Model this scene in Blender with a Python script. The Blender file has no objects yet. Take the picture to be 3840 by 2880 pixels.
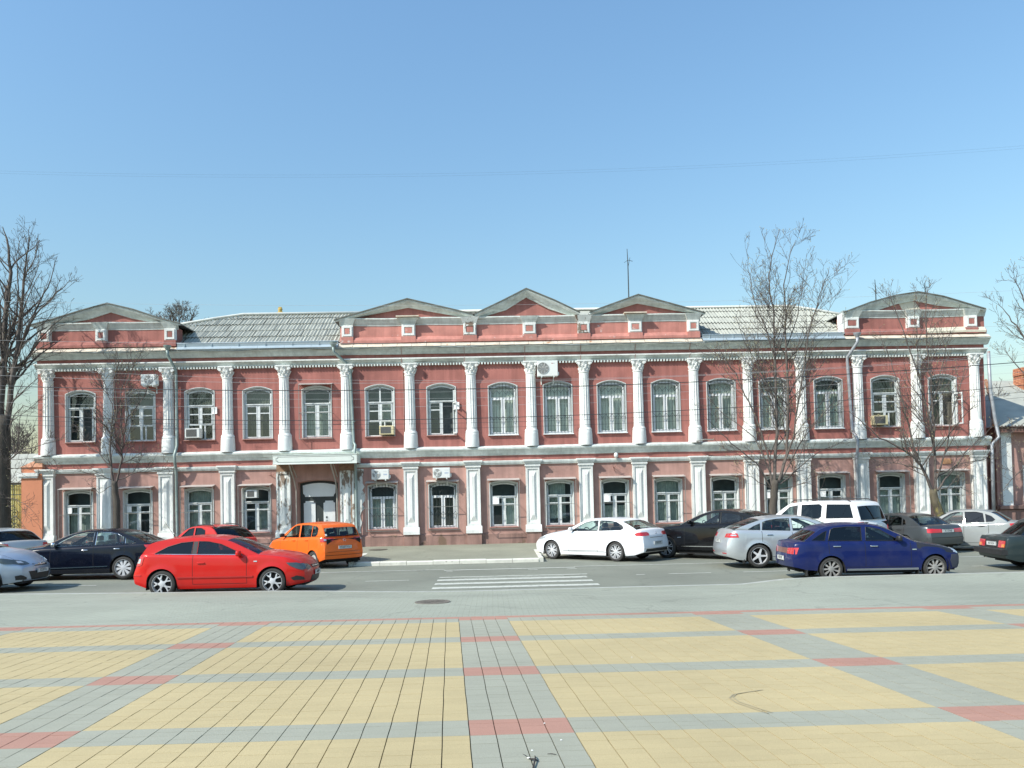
import bpy, bmesh, math, random
from mathutils import Vector, Matrix, noise
from mathutils.geometry import tessellate_polygon
from mathutils.bvhtree import BVHTree
R=math.radians; PI=math.pi
random.seed(7)
C=bpy.context.scene.collection
S=bpy.context.scene

# ------------------------------------------------------------ camera
F_PX,PX0,PY0=3000.0,1920.0,1790.0      # lens in pixels of a 3840 wide picture, principal point
TH,YAW,ROLL,ZC=R(1.63),R(1.57),0.0222,2.15
fw=Vector((math.sin(YAW)*math.cos(TH),math.cos(YAW)*math.cos(TH),math.sin(TH)))
r0=Vector((math.cos(YAW),-math.sin(YAW),0)); u0=r0.cross(fw)
cr,sr=math.cos(ROLL),math.sin(ROLL)
CR=r0*cr-u0*sr; CU=u0*cr+r0*sr
cam=bpy.data.cameras.new('camera'); co=bpy.data.objects.new('camera',cam); C.objects.link(co)
cam.sensor_width=36; cam.lens=36*F_PX/3840; cam.shift_y=(PY0-1440)/3840; cam.clip_end=3000; cam.clip_start=.1
mw=Matrix((( CR.x,CU.x,-fw.x,0),(CR.y,CU.y,-fw.y,0),(CR.z,CU.z,-fw.z,ZC),(0,0,0,1)))
co.matrix_world=mw; S.camera=co
def ray(x,y): return fw+CR*((x-PX0)/F_PX)-CU*((y-PY0)/F_PX)
def atY(x,y,Y):
    d=ray(x,y); t=Y/d.y; return Vector((d.x*t,Y,ZC+d.z*t))
def atZ(x,y,Z):
    d=ray(x,y); t=(Z-ZC)/d.z; return Vector((d.x*t,d.y*t,Z))

# ------------------------------------------------------------ sky and sun
SUNV=Vector((-1.47,-1.0,1.6)).normalized()
el=math.asin(SUNV.z); az=math.atan2(SUNV.x,SUNV.y)
W=bpy.data.worlds.new('World'); S.world=W; W.use_nodes=True
nt=W.node_tree; nt.nodes.clear()
sky=nt.nodes.new('ShaderNodeTexSky'); sky.sky_type='NISHITA'; sky.sun_disc=False
sky.sun_elevation=el; sky.sun_rotation=az; sky.altitude=0; sky.air_density=2.25; sky.dust_density=1.2; sky.ozone_density=10.0
bg=nt.nodes.new('ShaderNodeBackground'); bg.inputs[1].default_value=0.146
wo=nt.nodes.new('ShaderNodeOutputWorld'); nt.links.new(sky.outputs[0],bg.inputs[0]); nt.links.new(bg.outputs[0],wo.inputs[0])
sun=bpy.data.lights.new('sun','SUN'); sun.energy=4.3; sun.angle=R(.5); sun.color=(1,.955,.87)
so=bpy.data.objects.new('sun',sun); C.objects.link(so); so.rotation_euler=SUNV.to_track_quat('Z','Y').to_euler(); so.location=(-20,-10,30)
S.view_settings.view_transform='Standard'; S.view_settings.look='None'; S.view_settings.gamma=1; S.view_settings.use_curve_mapping=False
S.view_settings.exposure=0.43
S.cycles.max_bounces=8; S.cycles.transparent_max_bounces=16

# ------------------------------------------------------------ materials
def newmat(name):
    m=bpy.data.materials.new(name); m.use_nodes=True; return m,m.node_tree,m.node_tree.nodes['Principled BSDF']
def ramp(nt,fac,stops):
    r=nt.nodes.new('ShaderNodeValToRGB'); e=r.color_ramp.elements
    while len(e)<len(stops): e.new(.5)
    for i,(p,c) in enumerate(stops):
        e[i].position=p; e[i].color=(c if hasattr(c,'__len__') else (c,c,c))[:3]+(1,) if hasattr(c,'__len__') else (c,c,c,1)
    nt.links.new(fac,r.inputs[0]); return r.outputs[0]
def nz(nt,scale,detail=5,co=None,rough=.55,dist=0):
    n=nt.nodes.new('ShaderNodeTexNoise'); n.inputs['Scale'].default_value=scale; n.inputs['Detail'].default_value=detail
    n.inputs['Roughness'].default_value=rough; n.inputs['Distortion'].default_value=dist
    if co is not None: nt.links.new(co,n.inputs['Vector'])
    return n.outputs['Fac']
def mixc(nt,fac,a,b,mode='MIX'):
    m=nt.nodes.new('ShaderNodeMix'); m.data_type='RGBA'; m.blend_type=mode
    if hasattr(fac,'default_value') or hasattr(fac,'is_linked'): nt.links.new(fac,m.inputs[0])
    else: m.inputs[0].default_value=fac
    for s,v in ((m.inputs[6],a),(m.inputs[7],b)):
        if isinstance(v,(tuple,list)): s.default_value=tuple(v)+(1,)
        else: nt.links.new(v,s)
    return m.outputs[2]
def mapping(nt,scale=(1,1,1)):
    t=nt.nodes.new('ShaderNodeTexCoord'); mp=nt.nodes.new('ShaderNodeMapping'); mp.inputs['Scale'].default_value=scale
    nt.links.new(t.outputs['Object'],mp.inputs[0]); return mp.outputs[0]
def bump(nt,b,h,strength,dist=.01):
    n=nt.nodes.new('ShaderNodeBump'); n.inputs['Strength'].default_value=strength; n.inputs['Distance'].default_value=dist
    nt.links.new(h,n.inputs['Height']); nt.links.new(n.outputs[0],b.inputs['Normal'])
def mat(name,col,rough=.8,var=.12,scale=2.5,bs=0,bscale=60,metal=0,spec=.5,coat=0,stain=None,stain_at=.6,stain_scale=1.5,stretch=(1,1,1),emit=None,streak=0,sx=5.):
    m,nt,b=newmat(name); co=mapping(nt,stretch)
    f=nz(nt,scale,6,co); lo=tuple(max(0,c*(1-var)) for c in col); hi=tuple(min(1,c*(1+var)) for c in col)
    c=ramp(nt,f,[(.3,lo),(.7,hi)])
    if stain is not None:
        g=nz(nt,stain_scale,8,co,.65); k=ramp(nt,g,[(stain_at,0.),(stain_at+.06,1.)])
        c=mixc(nt,k,c,stain)
    if streak:
        k=ramp(nt,nz(nt,1.,7,mapping(nt,(sx,sx,.35)),.62),[(.36,1-streak),(.62,1.04)]); c=mixc(nt,1.,c,k,'MULTIPLY')
        k=ramp(nt,nz(nt,.45,7,co,.6,.6),[(.34,1-streak*.8),(.6,1.05)]); c=mixc(nt,1.,c,k,'MULTIPLY')
    nt.links.new(c,b.inputs['Base Color'])
    b.inputs['Roughness'].default_value=rough; b.inputs['Metallic'].default_value=metal
    b.inputs['Specular IOR Level'].default_value=spec; b.inputs['Coat Weight'].default_value=coat
    b.inputs['Coat Roughness'].default_value=.04
    if bs: bump(nt,b,nz(nt,bscale,4,co),bs)
    if emit: b.inputs['Emission Color'].default_value=tuple(col)+(1,); b.inputs['Emission Strength'].default_value=emit
    return m
def glassmat(name,tint,refl=.12,rough=.02):
    m,nt,b=newmat(name); nt.nodes.remove(b)
    tr=nt.nodes.new('ShaderNodeBsdfTransparent'); tr.inputs[0].default_value=tuple(tint)+(1,)
    gl=nt.nodes.new('ShaderNodeBsdfGlossy'); gl.inputs['Roughness'].default_value=rough; gl.inputs[0].default_value=(.9,.95,1,1)
    ge=nt.nodes.new('ShaderNodeNewGeometry'); dp=nt.nodes.new('ShaderNodeVectorMath'); dp.operation='DOT_PRODUCT'
    nt.links.new(ge.outputs['Normal'],dp.inputs[0]); nt.links.new(ge.outputs['Incoming'],dp.inputs[1])
    def mth(op,a,b=None):
        n=nt.nodes.new('ShaderNodeMath'); n.operation=op
        for i,v in enumerate((a,b)):
            if v is None: continue
            if isinstance(v,(int,float)): n.inputs[i].default_value=v
            else: nt.links.new(v,n.inputs[i])
        return n.outputs[0]
    q=mth('POWER',mth('SUBTRACT',1.0,mth('ABSOLUTE',dp.outputs['Value'])),5.0)
    ad=nt.nodes.new('ShaderNodeMath'); ad.operation='ADD'; ad.inputs[1].default_value=refl; ad.use_clamp=True; nt.links.new(mth('MULTIPLY',q,.9),ad.inputs[0])
    mx=nt.nodes.new('ShaderNodeMixShader'); nt.links.new(ad.outputs[0],mx.inputs[0]); nt.links.new(tr.outputs[0],mx.inputs[1]); nt.links.new(gl.outputs[0],mx.inputs[2])
    nt.links.new(mx.outputs[0],nt.nodes['Material Output'].inputs[0]); return m
MT={}
MT['wall_up']=mat('red_stucco',(.375,.145,.120),.9,.14,1.1,.5,45,stain=(.25,.095,.08),stain_at=.60,stain_scale=.55,streak=0.2)
MT['wall_low']=mat('pink_stucco',(.415,.245,.205),.92,.15,1.3,.6,50,stain=(.31,.19,.155),stain_at=.6,stain_scale=.8,streak=0.13)
MT['plinth']=mat('plinth_stucco',(.33,.20,.165),.92,.18,2,.6,50,stain=(.20,.13,.09),stain_at=.56,stain_scale=1.3,streak=0.25)
MT['attic_red']=mat('attic_stucco',(.50,.215,.175),.9,.15,1.5,.5,45,stain=(.62,.50,.46),stain_at=.635,stain_scale=2.2,streak=0.16)
MT['attic_red2']=mat('attic_stucco_clean',(.36,.145,.12),.9,.12,1.5,.5,45,streak=0.2)
MT['white']=mat('white_plaster',(.74,.755,.72),.85,.07,3,.5,40,stain=(.55,.53,.47),stain_at=.66,stain_scale=2.5,streak=0.12)
MT['whitew']=mat('flaking_white_plaster',(.66,.69,.66),.9,.1,3,.9,25,stain=(.21,.16,.12),stain_at=.52,stain_scale=3.5,stretch=(1,1,.45))
MT['grey']=mat('grey_weathered_boards',(.64,.69,.65),.8,.12,4,.5,30,stain=(.34,.34,.29),stain_at=.62,stain_scale=3,stretch=(.12,1,3),streak=0.2)
MT['reveal']=mat('white_window_reveal',(.55,.585,.57),.8,.1,3,.2,40)
MT['rust']=mat('peeling_flashing',(.62,.55,.44),.6,.2,3,.2,30,stain=(.40,.22,.12),stain_at=.6,stain_scale=2,metal=0)
MT['zinc']=mat('blue_grey_zinc',(.42,.50,.54),.45,.08,2,0,metal=.35)
MT['slate']=mat('grey_corrugated_sheet',(.36,.37,.32),.9,.12,1.6,.3,60,stain=(.40,.41,.34),stain_at=.6,stain_scale=2)
MT['frame']=mat('white_window_frame',(.76,.78,.78),.5,.05,3)
MT['oldframe']=mat('old_painted_window_frame',(.60,.63,.62),.6,.14,6,.2,40)
MT['sill']=mat('rusty_pink_sill',(.36,.19,.16),.7,.15,4)
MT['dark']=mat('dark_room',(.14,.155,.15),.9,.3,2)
MT['curtain']=mat('pale_curtain',(.62,.66,.60),.9,.1,5)
MT['tulle']=mat('grey_tulle',(.42,.45,.41),.9,.2,6)
MT['curtain2']=mat('brown_curtain',(.15,.14,.11),.9,.2,5)
MT['iron']=mat('dark_iron',(.035,.045,.045),.6,.2,5)
MT['cage']=mat('grey_painted_iron',(.22,.22,.20),.6,.2,5)
MT['pipe']=mat('grey_green_drainpipe',(.25,.31,.29),.5,.12,3,metal=.3)
MT['pipe2']=mat('grey_drainpipe',(.33,.35,.37),.5,.2,3,metal=.3,stain=(.35,.22,.18),stain_at=.6)
MT['glass']=glassmat('window_glass',(.85,.9,.88),.07)
MT['glass_d']=glassmat('window_glass_dark',(.72,.8,.78),.075)
MT['acw']=mat('white_casing',(.70,.72,.69),.5,.04,2)
MT['acc']=mat('cream_casing',(.62,.55,.33),.6,.08,3)
MT['grid']=mat('dark_grille',(.06,.065,.065),.6,.1,3)
MT['black']=mat('black_rubber',(.012,.012,.013),.7,.2,4)
MT['asphalt']=None

# ------------------------------------------------------------ mesh helper
class MB:
    def __init__(s): s.v=[];s.f=[];s.m=[];s.tint=None
    def add(s,vs,fs,mi=0):
        n=len(s.v); s.v+= [tuple(v) for v in vs]; s.f+=[tuple(i+n for i in f) for f in fs]; s.m+=[mi]*len(fs); return s
    def box(s,x0,x1,y0,y1,z0,z1,mi=0):
        return s.add([(x0,y0,z0),(x1,y0,z0),(x1,y1,z0),(x0,y1,z0),(x0,y0,z1),(x1,y0,z1),(x1,y1,z1),(x0,y1,z1)],
            [(0,3,2,1),(4,5,6,7),(0,1,5,4),(1,2,6,5),(2,3,7,6),(3,0,4,7)],mi)
    def tube(s,pts,r,n=6,mi=0,cap=True):
        pts=[Vector(p) for p in pts]; k=len(pts)
        rs=r if hasattr(r,'__len__') else [r]*k
        t0=(pts[1]-pts[0]).normalized(); a=t0.orthogonal().normalized(); vs=[]
        for i,p in enumerate(pts):
            t=(pts[min(i+1,k-1)]-pts[max(i-1,0)])
            t=t.normalized() if t.length>1e-9 else t0
            a=(a-t*a.dot(t)); a=a.normalized() if a.length>1e-6 else t.orthogonal().normalized(); b=t.cross(a)
            for j in range(n):
                w=2*PI*j/n; vs.append(p+(a*math.cos(w)+b*math.sin(w))*rs[i])
        fs=[(i*n+j,i*n+(j+1)%n,(i+1)*n+(j+1)%n,(i+1)*n+j) for i in range(k-1) for j in range(n)]
        if cap: fs+=[tuple(range(n))[::-1],tuple((k-1)*n+j for j in range(n))]
        return s.add(vs,fs,mi)
    def lathe(s,prof,n=24,cx=0,cy=0,cz=0,axis='z',mi=0,mod=None,a0=0,a1=2*PI):
        full=abs(a1-a0-2*PI)<1e-6; m=n if full else n+1; vs=[]
        for (r,h) in prof:
            for j in range(m):
                w=a0+(a1-a0)*j/n; q=r*(mod(w,h) if mod else 1)
                x,y=q*math.cos(w),q*math.sin(w)
                vs.append((cx+x,cy+y,cz+h) if axis=='z' else ((cx+x,cy+h,cz+y) if axis=='y' else (cx+h,cy+x,cz+y)))
        k=len(prof)
        fs=[(i*m+j,i*m+(j+1)%m,(i+1)*m+(j+1)%m,(i+1)*m+j) for i in range(k-1) for j in range(n)]
        return s.add(vs,fs,mi)
    def prof(s,pr,x0,x1,mi=0,close=True,seg=1,jit=0):
        """(y,z) profile swept along x"""
        n=len(pr); vs=[]
        for i in range(seg+1):
            x=x0+(x1-x0)*i/seg
            dz=jit*noise.noise((x*.6,3.1,0)) if jit else 0
            vs+=[(x,y,z+dz) for y,z in pr]
        fs=[]
        for i in range(seg):
            for j in range(n if close else n-1):
                a,b=i*n+j,i*n+(j+1)%n; fs.append((a,b,b+n,a+n))
        if close: fs+=[tuple(range(n))[::-1],tuple(seg*n+j for j in range(n))]
        return s.add(vs,fs,mi)
    def poly_y(s,poly,y0,y1,mi=0):
        """(x,z) polygon extruded from y0 to y1"""
        n=len(poly); vs=[(x,y0,z) for x,z in poly]+[(x,y1,z) for x,z in poly]
        fs=[tuple(range(n)),tuple(range(2*n-1,n-1,-1))]+[(i,i+n,(i+1)%n+n,(i+1)%n) for i in range(n)]
        return s.add(vs,fs,mi)
    def mesh(s,name,mats,smooth=False,fix=True):
        me=bpy.data.meshes.new(name); me.from_pydata(s.v,[],s.f)
        for m in (mats if isinstance(mats,(list,tuple)) else [mats]): me.materials.append(m)
        if max(s.m or [0])>0: me.polygons.foreach_set('material_index',s.m)
        if fix:
            bm=bmesh.new(); bm.from_mesh(me)
            bmesh.ops.recalc_face_normals(bm,faces=bm.faces); bm.to_mesh(me); bm.free()
        if smooth:
            me.polygons.foreach_set('use_smooth',[True]*len(me.polygons))
            if smooth is not True: me.set_sharp_from_angle(angle=R(smooth))
        return me
    def build(s,name,mats,parent=None,smooth=False,loc=None,fix=True):
        return inst(name,s.mesh(name,mats,smooth,fix),parent,loc)
def inst(name,me,parent=None,loc=None,rot=None,scale=None):
    o=bpy.data.objects.new(name,me); C.objects.link(o)
    if parent is not None: o.parent=parent
    if loc is not None: o.location=loc
    if rot is not None: o.rotation_euler=rot
    if scale is not None: o.scale=scale
    return o
def thing(name,label,cat,loc=(0,0,0),rz=0,group=None):
    o=bpy.data.objects.new(name,None); C.objects.link(o); o.location=loc; o.rotation_euler=(0,0,rz); o.empty_display_size=.2
    return tag(o,label,cat,group)
def tag(o,label=None,cat=None,group=None,kind=None):
    if label: o['label']=label
    if cat: o['category']=cat
    if group: o['group']=group
    if kind: o['kind']=kind
    return o
def lerp(a,b,t): return a+(b-a)*t
def interp(pts,x):
    if x<=pts[0][0]: return pts[0][1]
    for (a,b),(c,d) in zip(pts,pts[1:]):
        if x<=c: return b+(d-b)*(x-a)/(c-a) if c>a else d
    return pts[-1][1]
def sinterp(pts,x):
    """smooth (Catmull-Rom like) interpolation"""
    if x<=pts[0][0]: return pts[0][1]
    if x>=pts[-1][0]: return pts[-1][1]
    for i in range(len(pts)-1):
        if x<=pts[i+1][0]:
            x0,y0=pts[i];x1,y1=pts[i+1];h=x1-x0;t=(x-x0)/h
            m0=(y1-(pts[i-1][1] if i>0 else y0))/(x1-(pts[i-1][0] if i>0 else x0))
            m1=((pts[i+2][1] if i+2<len(pts) else y1)-y0)/((pts[i+2][0] if i+2<len(pts) else x1)-x0)
            sl=(y1-y0)/h
            if sl==0: m0=m1=0
            else:
                m0=max(min(m0/sl,3),0)*sl; m1=max(min(m1/sl,3),0)*sl
            return (2*t**3-3*t*t+1)*y0+(t**3-2*t*t+t)*h*m0+(-2*t**3+3*t*t)*y1+(t**3-t*t)*h*m1
def text(name,body,size,m,parent,loc,rot,ext=.001,align='CENTER'):
    c=bpy.data.curves.new(name,'FONT'); c.body=body; c.size=size; c.extrude=ext; c.align_x=align; c.align_y='CENTER'; c.materials.append(m)
    o=bpy.data.objects.new(name,c); C.objects.link(o); dg=bpy.context.evaluated_depsgraph_get()
    me=bpy.data.meshes.new_from_object(o.evaluated_get(dg)); bpy.data.objects.remove(o); me.materials.clear(); me.materials.append(m)
    return inst(name,me,parent,loc,rot)
# ============================================================ GROUND
def rz(x,y=22):      # the street climbs a little at its left end
    t=min(1,max(0,(-x-5)/9)); return .1*t*t*(3-2*t)
def sheet(name,xs,ys,zf,m,kind='structure',parent=None):
    b=MB(); nx,ny=len(xs),len(ys)
    b.add([(x,y,zf(x,y)) for y in ys for x in xs],[(j*nx+i,j*nx+i+1,(j+1)*nx+i+1,(j+1)*nx+i) for j in range(ny-1) for i in range(nx-1)])
    o=b.build(name,m,parent,True)
    if kind and not parent: o['kind']=kind
    return o
def fr(a,b,n): return [a+(b-a)*i/n for i in range(n+1)]
def asph(name,col,patch,sc=.35,crk=.28):
    m,nt,b=newmat(name); co=mapping(nt)
    big=ramp(nt,nz(nt,sc,6,co),[(.35,tuple(c*.86 for c in col)),(.68,tuple(c*1.12 for c in col))])
    fine=ramp(nt,nz(nt,140,3,co),[(.3,.72),(.7,1.25)])
    c=mixc(nt,1.,big,fine,'MULTIPLY')
    sm=mapping(nt,(.05,1.1,1)); st=ramp(nt,nz(nt,1.6,5,sm),[(.5,0.),(.7,.5)])
    c=mixc(nt,st,c,patch)
    # cracks, oil spots and dirt
    w=nt.nodes.new('ShaderNodeTexNoise'); w.inputs['Scale'].default_value=1.3; nt.links.new(co,w.inputs['Vector'])
    wv=nt.nodes.new('ShaderNodeVectorMath'); wv.operation='MULTIPLY_ADD'; nt.links.new(w.outputs['Color'],wv.inputs[0]); wv.inputs[1].default_value=(.9,.9,.9); nt.links.new(co,wv.inputs[2])
    v=nt.nodes.new('ShaderNodeTexVoronoi'); v.feature='DISTANCE_TO_EDGE'; v.inputs['Scale'].default_value=crk; nt.links.new(wv.outputs[0],v.inputs['Vector'])
    ck=ramp(nt,v.outputs['Distance'],[(.0,.35),(.010,0.)]); c=mixc(nt,ck,c,tuple(x*.45 for x in col))
    sp=ramp(nt,nz(nt,2.2,5,co,.7),[(.66,0.),(.74,.35)]); c=mixc(nt,sp,c,tuple(x*.62 for x in col))
    nt.links.new(c,b.inputs['Base Color']); b.inputs['Roughness'].default_value=.9; bump(nt,b,nz(nt,220,2,co),.5,.004); return m
MT['asphalt']=asph('grey_asphalt',(.20,.21,.165),(.18,.187,.15))
MT['pave']=asph('pale_pavement',(.255,.255,.19),(.225,.225,.17),.5)
MT['lot']=asph('forecourt_paving',(.32,.335,.265),(.345,.355,.285),.25)
# brick joints on the forecourt
nt=MT['lot'].node_tree; b=nt.nodes['Principled BSDF']; old=b.inputs['Base Color'].links[0].from_socket
br=nt.nodes.new('ShaderNodeTexBrick'); nt.links.new(mapping(nt),br.inputs['Vector'])
for k,v in (('Scale',1.),('Mortar Size',.006),('Brick Width',.2),('Row Height',.1),('Mortar Smooth',.3)): br.inputs[k].default_value=v
br.inputs['Color1'].default_value=(1,1,1,1); br.inputs['Color2'].default_value=(.93,.93,.93,1); br.inputs['Mortar'].default_value=(.72,.72,.68,1)
nt.links.new(mixc(nt,1.,old,br.outputs[0],'MULTIPLY'),b.inputs['Base Color'])
def wood(name,y,x0,x1,h,col,seed,loc):
    b=MB(); n=220; vs=[]
    for i in range(n+1):
        x=lerp(x0,x1,i/n); t=h*(1+.25*noise.noise((x*.05,seed,0))+.18*noise.noise((x*.4,seed,3))); vs+=[(x,y,-.2),(x,y+noise.noise((x*.3,7,seed))*3,t*.6),(x,y+2+noise.noise((x*.5,1,seed))*2,t),(x,y+8,t*.9),(x,y+12,-.2)]
    b.add(vs,[(i*5+j,(i+1)*5+j,(i+1)*5+j+1,i*5+j+1) for i in range(n) for j in range(4)])
    return tag(b.build(name,mat(name+'_bark',col,.95,.5,.8,.8,3),None,False),kind='stuff')
wood('far_wood',125,-170,170,7.5,(.19,.185,.185),3,0)
wood('unseen_reflected_wood',-70,-140,140,9,(.15,.155,.13),9,0)  # unseen tree row added behind the camera for windows and cars to reflect
dirt=mat('bare_ground',(.2,.19,.15),.95,.3,.3)
sheet('ground',[-1500,-60,60,1500],[-200,-5,27,80,1500],lambda x,y:-.12,dirt)
road=sheet('road',fr(-60,60,48),fr(18.9,31.1,9),lambda x,y:rz(x),MT['asphalt'])
PVZ=lambda y:.13+(y-27.8)/6.1*.2
def KY(x):       # the kerb steps back into a parking bay on both sides of the crossing
    return 27.6 if -4.75<x<1.62 else 30.7
b=MB(); XS=sorted(set(fr(-60,60,48))|{-4.75,-4.749,1.619,1.62}); YN=5
vs=[]
for x in XS:
    k=KY(x)+.22
    for j in range(YN+1): y=lerp(k,34.2,j/YN); vs.append((x,y,rz(x)*.6+PVZ(y)))
b.add(vs,[(i*(YN+1)+j,(i+1)*(YN+1)+j,(i+1)*(YN+1)+j+1,i*(YN+1)+j+1) for i in range(len(XS)-1) for j in range(YN)])
pavement=tag(b.build('pavement',MT['pave'],None,True),kind='structure')
# plaza plane found from the paving grid
PZ=lambda x,y:.5904-.004*x-.0235*y
def lotz(x,y):
    z=PZ(x,y)
    e=min(1,max(0,(y-16.2)/2.9)); e=e*e*(3-2*e)
    mid=max(0,min(1,(x+5.8)/5.0))*max(0,min(1,(7.4-x)/1.3))
    lo=rz(x)+.012
    tgt=lerp(rz(x)+.13,lo,mid*mid*(3-2*mid))
    return lerp(z,tgt,e)
fore=sheet('forecourt',fr(-45,45,120),fr(12.7,19.1,16),lambda x,y:lotz(x,y)-.003,MT['lot'])
# ---- paving of the square
def pavmat(name,col):
    m,nt,b=newmat(name); co=mapping(nt)
    at=nt.nodes.new('ShaderNodeAttribute'); at.attribute_name='tint'
    c=ramp(nt,at.outputs['Fac'],[(0,tuple(x*.965 for x in col)),(1,tuple(min(1,x*1.035) for x in col))])
    big=ramp(nt,nz(nt,.5,6,co,.6),[(.3,.9),(.7,1.08)])
    c=mixc(nt,1.,c,big,'MULTIPLY'); fine=ramp(nt,nz(nt,160,2,co),[(.3,.86),(.7,1.12)]); c=mixc(nt,1.,c,fine,'MULTIPLY')
    sp=ramp(nt,nz(nt,1.1,8,co,.72),[(.60,0.),(.72,.28)]); c=mixc(nt,sp,c,tuple(x*.72 for x in col))
    dk=ramp(nt,nz(nt,5,8,mapping(nt,(1,2.5,1)),.7),[(.70,0.),(.76,.3)]); c=mixc(nt,dk,c,tuple(x*.6 for x in col))
    nt.links.new(c,b.inputs['Base Color']); b.inputs['Roughness'].default_value=.88; bump(nt,b,nz(nt,180,3,co),.35,.004); return m
PM=[pavmat('yellow_paver',(.445,.36,.19)),pavmat('grey_paver',(.31,.31,.24)),pavmat('red_paver',(.38,.205,.15))]
joint=mat('sandy_joint',(.15,.14,.085),.95,.3,20)
GR,GSH,GOX,GOY=.0086,.0432,-.2109,6.2927
PER=2.2286; TW=.7664/4; TD=PER/20
def guv(u,v):
    return (GOX+u*math.cos(GR)-v*math.sin(GR+GSH), GOY+u*math.sin(GR)+v*math.cos(GR+GSH))
ue=[0]                    # strip edges across, period = 4 grey + 15 yellow strips
def uedge(i):
    k,j=divmod(i,19); base=k*3.727
    return base+(j*TW if j<=4 else .7664+(j-4)*(3.727-.7664)/15)
plaza=sheet('plaza',fr(-16,16,40),fr(1.5,12.95,12),lambda x,y:PZ(x,y)-.016,joint)
pav=[]
for i in range(-95,100):
    u0_,u1_=uedge(i),uedge(i+1); j=i%19; wob=random.uniform(0,50); sh=random.random()*TD*.0
    for r_ in range(-45,60):
        v0,v1=r_*TD,(r_+1)*TD
        x,y=guv((u0_+u1_)/2,(v0+v1)/2)
        if y<2.6 or abs(x)>.66*y+1.7: continue
        if r_>=60: continue
        rm=r_%20; band= rm>=16
        if r_>=54 and r_<56: band=True
        if r_ in (56,57) : band=True
        col = (2 if (j<4 and band) else (1 if (j<4 or band) else 0))
        if r_>=58: col=2
        elif r_>=54 and j<4: col=2 if r_>=56 else 1
        g=.0038
        w0=noise.noise((u0_*7+3,v0*2.6,1.3))*.004; w1=noise.noise((u0_*7+3,v1*2.6,1.3))*.004
        q0=noise.noise((u1_*7+3,v0*2.6,1.3))*.004; q1=noise.noise((u1_*7+3,v1*2.6,1.3))*.004
        cs=[guv(u0_+g+w0,v0+.001),guv(u1_-g+q0,v0+.001),guv(u1_-g+q1,v1-.0008),guv(u0_+g+w1,v1-.0008)]
        pav.append((y-abs(x)*.15,cs,col,random.random()*.8+.2*random.random(),random.uniform(-.0012,.0012)))
pav.sort(key=lambda p:p[0] if (abs((p[1][0][0]))<.62*p[1][0][1] and p[1][0][1]>5.0) else p[0]+100)
def pav_geo(b,cs,dz,org=(0,0,0)):
    top=[(x-org[0],y-org[1],PZ(x,y)+dz-org[2]) for x,y in cs]; bot=[(x,y,z-.018) for x,y,z in top]
    b.add(top+bot,[(0,1,2,3),(4,5,1,0),(5,6,2,1),(6,7,3,2),(7,4,0,3)])
def put_tint(me,vals):
    a=me.attributes.new('tint','FLOAT','FACE'); a.data.foreach_set('value',vals)
for d,cs,col,t,dz in pav[:300]:
    b=MB(); pav_geo(b,cs,dz); me=b.mesh('paver',PM[col],fix=False); put_tint(me,[t]*5); inst('paver',me,plaza)
b=MB(); tv=[]
for d,cs,col,t,dz in pav[300:]:
    n=len(b.f); pav_geo(b,cs,dz); tv+=[t]*5; b.m[n:]=[col]*5
me=b.mesh('paving',PM,fix=False); put_tint(me,tv); tag(inst('paving',me,plaza),kind='stuff')
# tyre scuff on the paving
b=MB(); sc=mat('tyre_rubber_scuff',(.34,.29,.18),.9,.1,9)
for k,off in enumerate((0,.035)):
    pts=[(2850,2590),(2800,2597),(2748,2606),(2736,2618),(2760,2636),(2830,2660),(2900,2682)]
    P=[]
    for i in range(len(pts)-1):
        for s in range(4): P.append((lerp(pts[i][0],pts[i+1][0],s/4),lerp(pts[i][1],pts[i+1][1],s/4)))
    Q=[]
    for x,y in P:
        d=ray(x,y); n=Vector((.004,.0235,1)); t=(.5904-ZC)/d.dot(n); q=Vector((0,0,ZC))+d*t; Q.append(q+Vector((off,off*.6,0)))
    for i in range(len(Q)-1):
        a,c=Q[i],Q[i+1]; t=(c-a).normalized(); s=Vector((-t.y,t.x,0))*.006
        vs=[a-s,a+s,c+s,c-s]; b.add([(v.x,v.y,PZ(v.x,v.y)+.0035) for v in vs],[(0,1,2,3)])
tag(b.build('tyre_scuff',sc),'curved dark tyre scuff on the yellow paving right of the grey column','tyre mark')
# ---- kerbs
kerbw=mat('whitewashed_kerb',(.62,.61,.53),.85,.12,4,.3,30,stain=(.36,.34,.29),stain_at=.6,stain_scale=4)
kerbg=mat('grey_kerb',(.37,.38,.34),.85,.12,4,.3,30)
far_kerb=tag(bpy.data.objects.new('far_kerb',None),kind='structure'); C.objects.link(far_kerb)
near_kerb=tag(bpy.data.objects.new('near_kerb',None),kind='structure'); C.objects.link(near_kerb)
kx=[x*1.0+.3 for x in range(-31,-5)]+[-4.75+.91*k for k in range(7)]+[1.62+1.0*k for k in range(30)]
for i,x in enumerate(kx):
    ln=.91 if -4.8<x<1.6 else (min(1.0,-4.75-x) if x<-4.8 else 1.0)
    if ln<.1: continue
    y=KY(x+ln/2); b=MB(); h=rz(x)*.8+PVZ(y+.24)+.004+random.uniform(-.008,.008); o=random.uniform(-.01,.01)
    b.prof([(y+o,-.05),(y+o,h-.03),(y+.03+o,h),(y+.25+o,h),(y+.25+o,-.05)],x+.006,x+ln-.006)
    b.build('kerb_stone',kerbw,far_kerb)
for xe,s_ in ((-4.75,-1),(1.62,1)):
    for k in range(3):
        y0=27.62+k*1.03; b=MB(); x0,x1=sorted((xe,xe-s_*.0+s_*.16)); b.box(x0,x1,y0,y0+1.02,-.05,PVZ(y0+.5)+.012+rz(xe)*.6); b.build('kerb_stone',kerbw,far_kerb)
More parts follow.
